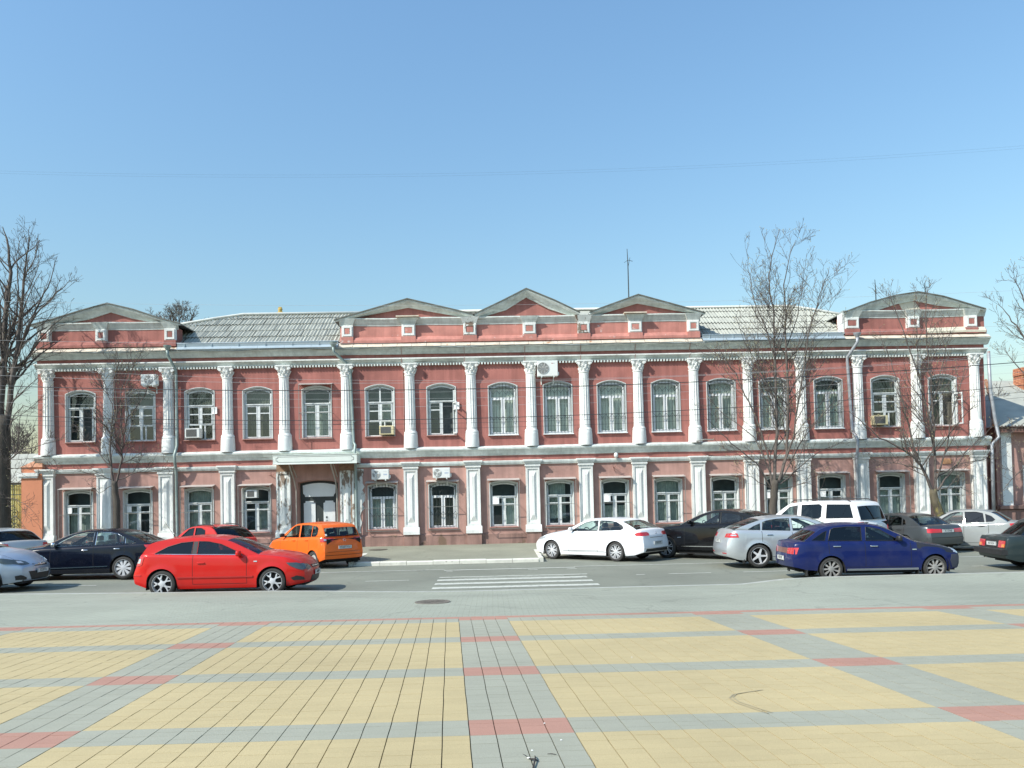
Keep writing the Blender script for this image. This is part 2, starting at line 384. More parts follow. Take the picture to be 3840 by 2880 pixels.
for i in range(-22,26):
    x=i*1.0; b=MB()
    def hh(x): return max(rz(x)+.012,lotz(x,19.1)+.004)
    h0,h1=hh(x),hh(x+1)
    b.add([(x+.004,19.06,-.05),(x+.004,19.06,h0),(x+.004,19.2,h0),(x+.004,19.22,-.05),(x+.996,19.06,-.05),(x+.996,19.06,h1),(x+.996,19.2,h1),(x+.996,19.22,-.05)],
          [(0,1,2,3),(7,6,5,4),(1,5,6,2),(2,6,7,3),(0,4,5,1),(3,7,4,0)])
    b.build('kerb_stone',kerbg,near_kerb)
# ---- road markings
paint=mat('worn_white_road_paint',(.50,.51,.44),.8,.12,8,0,stain=(.24,.25,.22),stain_at=.56,stain_scale=9)
def stripe(name,x0,x1,y0,y1,dy=0):
    n=max(1,int((x1-x0)/.5)); b=MB(); z=lambda x:rz(x)+.006
    xs=fr(x0,x1,n)
    jit=[random.uniform(-.012,.012) for _ in xs]
    b.add([(x,y0+j,z(x)) for x,j in zip(xs,jit)]+[(x,y1+j+dy,z(x)) for x,j in zip(xs,jit)],[(i,i+1,n+2+i,n+1+i) for i in range(n)])
    return b.build(name,paint,road,fix=False)
for k,y in enumerate((19.78,20.78,21.78)): stripe('crosswalk_stripe',-1.5,2.66-.03*k,y,y+.4)
stripe('crosswalk_stripe',-1.5,2.7,22.68,22.86); stripe('crosswalk_stripe',-.9,2.0,22.35,22.43)
stripe('edge_line',-26,-1.5,25.35,25.47); stripe('edge_line',-1.5,2.6,25.0,25.2); stripe('edge_line',2.6,30,25.33,25.45)
for x0,x1 in ((-12.1,-10.8),(-3.5,-2.3),(4.0,4.25),(4.9,6.1),(7.0,8.5),(10.2,11.5),(13.5,15),(-8.6,-7.3),(-17,-15.6)): stripe('lane_line',x0,x1,22.15,22.25)
for x0,x1 in ((-1.4,-1.2),(1.1,1.4),(2.3,2.6)): stripe('lane_line',x0,x1,24.5,24.62)
# ---- manholes
iron=mat('rusty_manhole_iron',(.16,.14,.11),.7,.3,12,.6,40)
def manhole(x,y,z,r,label):
    t=thing('manhole_cover',label,'manhole cover',(x,y,z))
    b=MB(); b.lathe([(r*1.0,-.01),(r*1.0,.006),(r*.86,.006),(r*.86,-.004)],24); b.build('rim',iron,t)
    b=MB(); b.lathe([(r*.84,-.004),(r*.84,.004),(0.001,.005)],24)
    for k in range(6):
        w=k*PI/6; b.box(-.0,.0,0,0,0,0)
        c,s=math.cos(w),math.sin(w); q=r*.75
        b.add([(c*q-s*.012,s*q+c*.012,.009),(c*q+s*.012,s*q-c*.012,.009),(-c*q+s*.012,-s*q-c*.012,.009),(-c*q-s*.012,-s*q+c*.012,.009)],[(0,1,2,3)])
    b.build('lid',iron,t,fix=False)
manhole(-1.15,15.4,lotz(-1.15,15.4)+.004,.34,'round iron manhole cover in the grey forecourt in front of the crosswalk')
manhole(-4.56,32.3,PVZ(32.3)+.012,.38,'round iron manhole cover on the pavement right of the orange car')
# ---- litter on the paving
b=MB(); p=lambda x,y,h:(lambda d,t:(d.x*t,d.y*t,PZ(d.x*t,d.y*t)+h))(ray(x,y),(.5904-ZC)/ray(x,y).dot(Vector((.004,.0235,1))))
tw=thing('twig',"forked dark twig at the bottom edge on the grey paving column",'twig',p(1998,2872,0)); ox,oy,oz=tw.location
L=lambda *a:tuple(v-o for v,o in zip(p(*a),(ox,oy,oz)))
b.tube([L(1995,2905,.006),L(2002,2876,.012),L(2008,2852,.02),L(2006,2840,.01)],[.006,.006,.005,.003],6)
b.tube([L(2018,2858,.008),L(2006,2857,.018),L(1992,2853,.012),L(1982,2848,.01)],[.004,.006,.006,.004],6)
b.tube([L(1982,2848,.01),L(1972,2841,.014),L(1962,2834,.01)],[.003,.002,.0015],5)
b.build('stem',mat('twig_bark',(.035,.028,.025),.8,.3,20),tw,True)
b=MB(); b.tube([L(1977,2849,.012),L(1989,2850,.014)],[.0045,.0045],8); b.build('stub',MT['white'],tw,True)
b=MB(); q=[p(2053,2829,.004),p(2070,2830,.007),p(2086,2832,.005)]
tag(b.tube(q,[.002,.003,.002],5).build('twig',mat('dry_twig',(.06,.055,.045),.8)),'short thin dry twig lying right of the forked dark twig','twig')
lit=MT['white']
for k,(x,y) in enumerate([(2042,2714),(2105,2777),(1996,2816),(2370,2466)]):
    b=MB(); q=Vector(p(x,y,.003)); b.add([q+Vector(d)*(.008) for d in ((-1,-.6,0),(1,-.7,.2),(.9,.6,.1),(-.8,.7,.3),(0,0,.7))],[(0,1,4),(1,2,4),(2,3,4),(3,0,4),(0,3,2,1)])
    tag(b.build('paper_scrap',lit),['small white paper scrap on the nearest red paving block','small white scrap on the grey paving right of the centre column','small white scrap on grey paving just above the forked twig','small white scrap on yellow paving far right of the centre column'][k],'paper scrap','paper scraps lying on the square')
# ============================================================ THE RED BUILDING
D=33.9
bld=thing('red_building','long two-storey red building with white columns, pediments and arched windows','building',(0,D,0))
def at(px,py,dy=0): v=atY(px,py,D+dy); return v.x,v.z
COLX=[-18.39,-15.92,-13.42,-10.98,-8.6,-6.0,-3.31,-.72,1.8,4.09,6.39,8.8,11.12,13.4,15.88,18.42,20.99]
WUX=[-17.09,-14.61,-12.15,-9.73,-7.25,-4.6,-2.0,.61,2.95,5.25,7.57,9.96,12.22,14.6,17.08,19.59]
WLX=[-17.2,-14.75,-12.21,-9.83,-7.26,-4.56,-2.01,.56,2.94,5.29,7.57,10.0,12.31,14.61,17.19,19.81]
PLX=[-18.44,-16.08,-13.53,-10.98,-8.66,-6.01,-3.34,-.71,1.8,4.06,6.34,8.85,11.15,13.38,15.89,18.49,20.99]
def arch(cx,z0,z1,w,rise,n=8,ins=0):
    w=w-2*ins; z0=z0+ins*.6; z1=z1-ins; h=w/2
    pts=[(cx-h,z0),(cx+h,z0)]
    for i in range(n+1):
        t=1-2*i/n; pts.append((cx+h*t,z1-rise*(t*t)))
    return pts
def wallpanel(name,x0,x1,z0,z1,holes,m,y=0,parent=bld):
    outer=[(x0,z0),(x1,z0),(x1,z1),(x0,z1)]
    loops=[[Vector((x,z,0)) for x,z in outer]]+[[Vector((x,z,0)) for x,z in h] for h in holes]
    tri=tessellate_polygon(loops); flat=[p for l in loops for p in l]
    b=MB(); b.add([(p.x,y,p.y) for p in flat],tri)
    # thickness behind
    return b.build(name,m,parent)
UH=[];LH=[]
UZ0,UZ1,LZ0,LZ1=4.93,7.16,1.03,2.97
UWid=[1.2]*16; LWid=[1.16]*16
for i,x in enumerate(WUX): UH.append(arch(x,UZ0+(.03 if i<7 else 0),UZ1-(.02 if i in(0,1) else 0),UWid[i],.16))
DOOR=(-8.10,-6.42,.34,3.19)
for i,x in enumerate(WLX):
    if i==4: LH.append(arch((DOOR[0]+DOOR[1])/2,DOOR[2],DOOR[3],DOOR[1]-DOOR[0],.1))
    else: LH.append(arch(x,LZ0,LZ1,LWid[i],.10))
X0,X1=-18.85,21.45
wallpanel('upper_wall',X0,X1,4.2,8.5,UH,MT['wall_up'])
wallpanel('lower_wall',X0,X1,.12,3.83,LH,MT['wall_low']); wallpanel('belt_wall',X0,X1,3.83,4.2,[],MT['wall_up'])
b=MB(); b.box(X0+.01,X1-.01,.9,10,.1,9.0); b.add([(X0,0,.1),(X0,10,.1),(X0,10,8.9),(X0,0,8.9),(X1,0,.1),(X1,10,.1),(X1,10,8.9),(X1,0,8.9)],[(0,1,2,3),(7,6,5,4)])
b.build('side_wall',[MT['wall_up']],bld)
room=MB(); room.box(X0+.05,X1-.05,.62,.88,.2,8.4); room.build('dark_rooms',MT['dark'],bld)
# plinth with breaks
b=MB()
b.prof([(-.07,.05),(-.07,.74),(-.0,.80),(.02,.05)],X0,DOOR[0]-.05,seg=20,jit=.02)
b.prof([(-.07,.05),(-.07,.74),(-.0,.80),(.02,.05)],DOOR[1]+.05,X1,seg=50,jit=.02)
for x in PLX: b.box(x-.31,x+.31,-.19,-.071,.05,.795)
b.build('plinth',MT['plinth'],bld)
# belts and cornices
def strip(name,pr,x0,x1,m,seg=40,jit=.0,parent=bld): b=MB(); b.prof(pr,x0,x1,seg=seg,jit=jit); return b.build(name,m,parent)
strip('belt_cornice',[(.0,4.05),(-.05,4.07),(-.07,4.12),(-.18,4.28),(-.22,4.31),(-.23,4.37),(-.18,4.42),(0,4.47)],X0-.08,X1+.1,MT['grey'],jit=.03)
strip('belt_moulding',[(0,3.66),(-.06,3.66),(-.10,3.74),(-.11,3.81),(0,3.84)],X0,DOOR[0]-.55,MT['grey'],20)
strip('belt_moulding',[(0,3.66),(-.06,3.66),(-.10,3.74),(-.11,3.81),(0,3.84)],-6.2,X1,MT['grey'],50)
strip('entablature_band',[(0,8.03),(-.07,8.03),(-.08,8.07),(-.18,8.18),(-.23,8.2),(-.23,8.245),(0,8.26)],X0-.05,X1+.07,MT['grey'],jit=.015)
strip('entablature_recess',[(0,8.24),(-.05,8.24),(-.05,8.46),(0,8.46)],X0,X1,MT['wall_up'])
strip('main_cornice',[(0,8.42),(-.14,8.42),(-.17,8.46),(-.31,8.62),(-.38,8.65),(-.38,8.71),(0,8.73)],X0-.12,X1+.14,MT['grey'],jit=.015)
strip('ledge_edge',[(-.225,8.2),(-.242,8.2),(-.242,8.25),(-.225,8.25)],X0-.05,X1+.07,MT['white'])
# dentils: about 300 tiny teeth, one part
b=MB(); cx=COLX
for a,c in zip(cx,cx[1:]):
    n=int((c-a-.56)/.125)
    for k in range(n):
        x=a+.28+(k+.25)*(c-a-.56)/n; b.box(x,x+.066,-.13,-.0,7.94,8.035)
tag(b.build('dentil',MT['grey'],bld),kind='stuff')
# flashing sheets over the cornice, one by one
def flash(x0,x1):
    n=max(1,round((x1-x0)/.62)); w=(x1-x0)/n
    for i in range(n):
        a=x0+i*w; b=MB(); o=random.uniform(-.012,.012)
        b.add([(a,-.40,8.71+o),(a+w-.012,-.40,8.71-o),(a+w-.012,-.1,8.93),(a,-.1,8.93),(a,-.40,8.695+o),(a+w-.012,-.40,8.695-o)],[(0,1,2,3),(4,5,1,0)])
        b.build('flashing_sheet',MT['rust'],bld,fix=False)
SEG=[(-18.8,-13.02),(-6.2,9.1),(15.3,21.5)]
for a,c in SEG: flash(a-.05,c+.05)
# ---- attic walls
BL=[[(-18.72,-18.22),(-16.35,-15.9),(-13.5,-13.04)],[(-6.12,-5.65),(-3.6,-3.03),(-1.0,-.45),(1.52,2.08),(3.85,4.37),(6.03,6.6),(8.55,9.05)],[(15.33,15.95),(18.05,18.58),(20.6,21.1)]]
for si,(a,c) in enumerate(SEG):
    mt=MT['attic_red'] if si==1 else MT['attic_red2']
    b=MB(); b.box(a,c,-.06,.5,8.85,9.72); b.build('attic_wall',mt,bld)
    b=MB(); b.prof([(-.061,8.9),(-.24,8.9),(-.24,9.0),(-.15,9.13),(-.061,9.17)],a+.01,c-.01,seg=24,jit=.02); b.build('attic_base',mt,bld)
    b=MB(); b.prof([(0,9.64),(-.08,9.64),(-.09,9.69),(-.2,9.88),(-.23,9.90),(-.23,9.95),(0,9.97)],a-.03,c+.03,seg=24,jit=.03); b.build('attic_cornice',MT['grey'],bld)
    for bi,(p,q) in enumerate(BL[si]):
        worn=(si==1 and bi in (2,4))
        b=MB(); mo=MT['whitew'] if worn else MT['white']
        b.box(p-.02,q+.02,-.255,-.061,8.9,9.16)
        b.build('block_foot',mt,bld)
        b=MB(); b.box(p,q,-.22,-.061,9.16,9.66)
        fr_=.11; z0,z1=9.2,9.62
        for (x0,x1,za,zb) in ((p+.04,q-.04,z0,z0+.07),(p+.04,q-.04,z1-.07,z1),(p+.04,p+.11,z0+.07,z1-.07),(q-.11,q-.04,z0+.07,z1-.07)): b.box(x0,x1,-.26,-.221,za,zb)
        o=b.build('attic_block',mo,bld)
        b=MB(); b.box(p+.14,q-.14,-.245,-.221,9.3,9.52); b.build('red_inset',mt,o)
        b=MB(); b.add([(p,-.22,9.66),(q,-.22,9.66),(q+.12,-.34,9.93),(p-.12,-.34,9.93),(p,-.061,9.66),(q,-.061,9.66),(q+.12,-.061,9.93),(p-.12,-.061,9.93)],[(0,1,2,3),(3,2,6,7),(0,3,7,4),(1,5,6,2),(4,5,1,0)])
        b.build('corbel',MT['whitew'] if worn else MT['grey'],o)
b=MB(); b.box(15.24,15.298,-.22,.3,8.95,9.86); b.build('side_strip',MT['white'],bld)
for x in (-3.33,6.3):
    b=MB(); b.box(x-.48,x+.48,-.45,-.1,9.951,9.995); b.build('cap_board',MT['rust'],bld)
# ---- pediments
PED=[[(-19.02,9.86),(-18.0,10.12),(-16.9,10.45),(-15.79,10.74),(-14.7,10.46),(-13.7,10.1),(-12.80,9.84)],
     [(-6.42,9.88),(-3.33,10.74),(-.50,10.03)],[(-.58,10.02),(.6,10.56),(1.7,11.1),(2.9,10.58),(3.96,10.05)],
     [(4.36,10.05),(6.45,10.77),(9.3,9.94)],[(15.25,9.87),(16.4,10.28),(17.5,10.56),(18.5,10.70),(19.6,10.49),(21.42,9.92)]]
for k,pl in enumerate(PED):
    pd=tag(bpy.data.objects.new('pediment',None)); C.objects.link(pd); pd.parent=bld
    a,c=pl[0],pl[-1]; zb=9.96
    # tympanum wall
    b=MB(); poly=[(a[0]+.25,9.93)]+[(x,z-.06) for x,z in pl[1:-1]]+[(c[0]-.25,9.93)]
    b.poly_y(poly,-.02,.45); b.build('tympanum',MT['attic_red2'],pd)
    # raking cornice: outer edge forward, inner edge back
    n=len(pl); ins=[]
    apx=max(pl,key=lambda p:p[1])
    cxm=apx[0]
    for x,z in pl:
        f=.86
        xx=cxm+(x-cxm)*.80; t=abs(x-cxm)/max(abs(a[0]-cxm),.01)
        ins.append((xx,max(zb+.012,z-.33+.02*t)))
    b=MB(); vs=[];
    for (x,z),(xi,zi) in zip(pl,ins):
        vs+=[(x,-.32,z-.03),(x,-.32,z-.09),(lerp(x,xi,.25),-.27,lerp(z-.09,zi,.25)),(lerp(x,xi,.8),-.12,lerp(z-.09,zi,.8)),(xi,-.09,zi),(xi,-.02,zi),(x,-.02,z-.03)]
    m_=7; fs=[]
    for i in range(n-1):
        for j in range(m_): fs.append((i*m_+j,i*m_+(j+1)%m_,(i+1)*m_+(j+1)%m_,(i+1)*m_+j))
    fs+=[tuple(range(m_)),tuple((n-1)*m_+j for j in range(m_))[::-1]]
    b.add(vs,fs); b.build('raking_cornice',MT['grey'],pd)
    b=MB()
    for (xa,za),(xb,zb2) in zip(pl,pl[1:]):
        b.add([(xa,-.37,za-.028),(xb,-.37,zb2-.028),(xb,2.2,zb2-.028),(xa,2.2,za-.028),(xa,-.37,za+.012),(xb,-.37,zb2+.012),(xb,2.2,zb2+.012),(xa,2.2,za+.012)],
              [(0,1,2,3),(4,5,6,7),(0,1,5,4),(2,3,7,6),(0,4,7,3),(1,2,6,5)])
    b.build('roof_sheet',mat('dark_metal_sheet',(.13,.135,.12),.7,.2,3),pd,fix=False)
# patches of bare cream render on the right pediment and attic
b=MB(); q=MT['rust']
b.poly_y([(17.75,10.37),(18.1,10.43),(18.55,10.3),(18.75,10.0),(17.95,10.0)],-.035,-.02)
tag(b.build('bare_render_patch',mat('bare_cream_render',(.56,.52,.42),.9,.12,4),bld),'bare cream render patch')
b=MB(); b.prof([(-.255,8.92),(-.265,9.0),(-.17,9.15),(-.07,9.19),(-.07,8.92)],18.9,21.45,seg=16,jit=.04); b.build('bare_render_patch',mat('bare_cream_render',(.62,.58,.46),.9,.12,4),bld)
# ---- slate roof, sheet by sheet
BETA=.65; EY,EZ=.15,9.03; RID=2.93
def roof_pt(x,r,h=0): return (x,EY+r-h*.54,EZ+BETA*r+h*.84)
def hipL(x): return interp([(-14.2,1.75),(-13.7,1.97),(-12.4,2.5),(-11.2,RID)],x)
def hipR(x): return interp([(14.2,RID),(15.2,2.45),(16.2,1.9),(16.6,1.7)],x)
def sheet_at(x0,w,r0,r1,hf,lift):
    b=MB(); nseg=32; vs=[];
    for rr,hh in ((r0,lift),(r1,0)):
        for i in range(nseg+1):
            x=x0+w*i/nseg; r=min(rr,hf(x)); h=.028*math.cos(2*PI*(x/.1475))+hh
            vs.append(roof_pt(x,r,h))
    for i in range(nseg+1):
        x=x0+w*i/nseg; r=min(r0,hf(x)); vs.append(roof_pt(x,r,.028*math.cos(2*PI*(x/.1475))+lift-.012))
    n=nseg+1
    b.add(vs,[(i,i+1,n+i+1,n+i) for i in range(nseg)]+[(2*n+i,2*n+i+1,i+1,i) for i in range(nseg)])
    b.build('slate_sheet',MT['slate'],bld,smooth=50,fix=False)
def slates(xa,xb,hf):
    row=RID/4.7*1.0
    for r_ in range(5):
        r0=r_*row; r1=r0+row+.05
        off=[0,.35,.62,.2,.5][r_]
        x=xa-off
        while x<xb:
            x0=max(x,xa); x1=min(x+1.05,xb)
            if x1-x0>.1 and max(hf(x0),hf(x1))>r0+.03: sheet_at(x0+.008,x1-x0-.016,r0,r1,hf,.035+random.uniform(-.008,.015))
            x+=1.05
slates(-14.0,-4.8,hipL); slates(8.0,16.4,hipR)
b=MB(); b.tube([roof_pt(-14.0,hipL(-14.0),.05),roof_pt(-12.4,hipL(-12.4),.06),roof_pt(-11.2,RID,.06),roof_pt(-4,RID,.05)],.06,6)
b.tube([roof_pt(-4,RID,.05),roof_pt(14.2,RID,.05),roof_pt(15.2,hipR(15.2),.06),roof_pt(16.5,hipR(16.5),.05)],.06,6)
b.build('ridge_cap',mat('pale_ridge',(.55,.57,.53),.8,.1,3),bld,True)
b=MB(); b.add([roof_pt(-4.8,0.4,-.05),roof_pt(8,0.4,-.05),roof_pt(8,RID,-.02),roof_pt(-4.8,RID,-.02)],[(0,1,2,3)])
z=EZ+BETA*RID
b.add([(-11.2,EY+RID,z),(14.2,EY+RID,z),(16.5,10,8.9),(-14,10,8.9),(-18.8,10,8.9),(21.4,10,8.9),(-14.2,2,10),(16.6,2,10),(-18.8,.4,8.9),(21.4,.4,8.9)],[(0,1,2,3),(0,3,4,6),(1,7,5,2),(6,4,8),(7,9,5)])
b.build('rear_roof',MT['slate'],bld,fix=False)
# metal apron and gutter in front of the slates
for a,c in ((-12.95,-6.25),(9.15,15.25)):
    n=6
    for i in range(n):
        x0=lerp(a,c,i/n); x1=lerp(a,c,(i+1)/n); b=MB()
        b.add([(x0,-.42,8.74),(x1-.006,-.42,8.74),(x1-.006,-.24,8.87),(x0,-.24,8.87),(x0,.2,9.0),(x1-.006,.2,9.0),(x0,-.42,8.715),(x1-.006,-.42,8.715)],[(0,1,2,3),(3,2,5,4),(6,7,1,0)])
        b.build('apron_sheet',MT['zinc'],bld,fix=False)
        b=MB(); e0=8.98-.10*(1-abs(i/n*2-1))*0; b.add([(x0,-.26,8.86),(x1-.004,-.26,8.86),(x1-.004,-.30,9.0),(x0,-.30,9.0)],[(0,1,2,3)]); b.tube([(x0,-.3,9.0),(x1,-.3,9.0)],.012,5)
        b.box(x0+.3,x0+.315,-.31,-.26,8.8,9.0)
        b.build('gutter',MT['zinc'],bld,fix=False)
# ---- columns of the upper storey
def flute(w,h):
    if 5.25<h<7.38:
        k=(w*14/(2*PI))%1; return 1-.13*max(0,math.sin(k*PI))**.6
    return 1
shaft=MB(); pr=[(.235,5.12),(.225,5.2)]+[(.225-.022*(h-5.25)/2.1,h) for h in fr(5.25,7.38,6)]+[(.203,7.41),(.203,7.5),(.225,7.51),(.225,7.55),(.2,7.56)]
shaft.lathe(pr,112,mod=flute,a0=PI,a1=2*PI); 
shaft_me=shaft.mesh('shaft',MT['white'],smooth=45)
capm=MB(); capm.lathe([(.2,7.56),(.205,7.64),(.22,7.76),(.27,7.90),(.28,7.93)],24,a0=PI,a1=2*PI)
capm.box(-.285,.285,-.27,0,7.93,7.965); capm.box(-.3,.3,-.29,0,7.965,8.02)
for sx in (-1,1):
    b0=MB(); P=[]
    for i in range(15):
        w=i/14*PI*2.6; rr=.075*(1-i/18); P.append((sx*(.235)+sx*rr*math.cos(w),-.255,7.86+rr*math.sin(w)))
    capm.tube(P,[.026-.0009*i for i in range(15)],6)
    capm.lathe([(.0,-.03),(.05,-.02),(.055,.0),(.05,.02),(0,.03)],8,sx*.235,-.25,7.86,axis='y')
for k in range(5):
    w=PI+PI*(k+.5)/5; x,y=math.cos(w),math.sin(w)
    for zz,rr,s in ((7.62,.215,.035),(7.74,.24,.04)):
        ww=w+(0 if zz<7.7 else PI/10); x,y=math.cos(ww),math.sin(ww)
        capm.tube([(x*(rr-.02),y*(rr-.02),zz-.05),(x*rr,y*rr,zz+.02),(x*(rr+.035),y*(rr+.035),zz+.06),(x*(rr+.055),y*(rr+.055),zz+.045)],[.03,.045,.035,.012],6)
capm.lathe([(0,-.02),(.03,-.015),(.045,0),(.03,.02)],8,0,-.27,7.95,axis='y')
cap_me=capm.mesh('capital',MT['white'],smooth=50)
basm=MB(); basm.lathe([(.30,4.42),(.30,4.6),(.292,4.8),(.285,4.95),(.28,5.02),(.265,5.04),(.285,5.055),(.275,5.09),(.25,5.14),(.235,5.16)],40,a0=PI,a1=2*PI)
bas_me=basm.mesh('column_base',MT['white'],smooth=40)
for i,x in enumerate(COLX):
    c=bpy.data.objects.new('column',None); C.objects.link(c); c.parent=bld; c.location=(x,-.02,0)
    for nm,me in (('shaft',shaft_me),('capital',cap_me),('column_base',bas_me)):
        o=inst(nm,me,c); o.rotation_euler=(0,random.uniform(-.002,.002),random.uniform(-.03,.03)); 
# ---- pilasters of the ground floor
def pil_mesh(m):
    b=MB(); b.box(-.29,.29,-.15,0,1.1,3.55)
    for x0,x1,z0,z1 in ((-.29,-.21,1.1,3.55),(.21,.29,1.1,3.55),(-.21,.21,1.1,1.2),(-.21,.21,3.45,3.55)): b.box(x0,x1,-.185,-.151,z0,z1)
    # faceted long panel
    x,z0,z1=.15,1.3,3.36
    b.add([(-x,-.151,z0),(x,-.151,z0),(x,-.151,z1),(-x,-.151,z1),(-.05,-.215,z0+.2),(.05,-.215,z0+.2),(.05,-.215,z1-.2),(-.05,-.215,z1-.2)],[(0,1,5,4),(1,2,6,5),(2,3,7,6),(3,0,4,7),(4,5,6,7)])
    return b.mesh('pilaster_shaft',m)
pm_=[pil_mesh(MT['white']),pil_mesh(MT['whitew'])]
b=MB(); 
for x,y,z0,z1 in ((.30,-.20,3.52,3.57),(.33,-.23,3.57,3.63),(.315,-.215,3.63,3.68),(.35,-.26,3.68,3.74),(.38,-.3,3.74,3.79),(.40,-.33,3.79,3.85)): b.box(-x,x,y,0,z0,z1)
pcap=b.mesh('pilaster_cap',MT['white'])
b=MB(); b.box(-.34,.34,-.24,0,.795,.93); b.prof([(-.24,.93),(-.19,1.1),(0,1.1),(0,.93)],-.335,.335)
pbase=[b.mesh('pilaster_base',MT['white']),b.mesh('pilaster_base',MT['whitew'])]
for i,x in enumerate(PLX):
    c=bpy.data.objects.new('pilaster',None); C.objects.link(c); c.parent=bld; c.location=(x,0,0)
    w=1 if i in (4,5) else 0
    inst('pilaster_shaft',pm_[w],c)
    if w==0: inst('pilaster_cap',pcap,c)
    inst('pilaster_base',pbase[1 if i in (0,4,5) else 0],c)
    if w: c['label']='pilaster with flaking white plaster'
# crumbling white strip right of the drainpipe
b=MB(); zz=fr(.9,3.6,18); L_=[(-5.72+random.uniform(-.05,.04),z) for z in zz]; Rr=[(-5.33+random.uniform(-.1,.05)-(.12 if z<1.9 else 0),z) for z in zz]
b.poly_y(L_+Rr[::-1],-.03,0.0); tag(b.build('flaking_plaster_strip',MT['whitew'],bld),'flaking white plaster')
# brick showing through beside the door
bk=mat('bare_brick',(.26,.17,.11),.95,.25,9,.8,18)
b=MB(); b.box(-6.32,-5.7,-.14,-.0,3.5,4.0); b.box(-8.95,-8.32,-.12,0,3.52,3.95); b.build('bare_brick_patch',bk,bld)
b=MB(); P=[( -5.74+.03*math.sin(z*7),z) for z in fr(.8,3.5,20)]; b.poly_y([(-5.86+.02*math.cos(z*9),z) for z in fr(.8,3.5,20)]+P[::-1],-.155,-.0); b.build('bare_brick_patch',bk,bld)

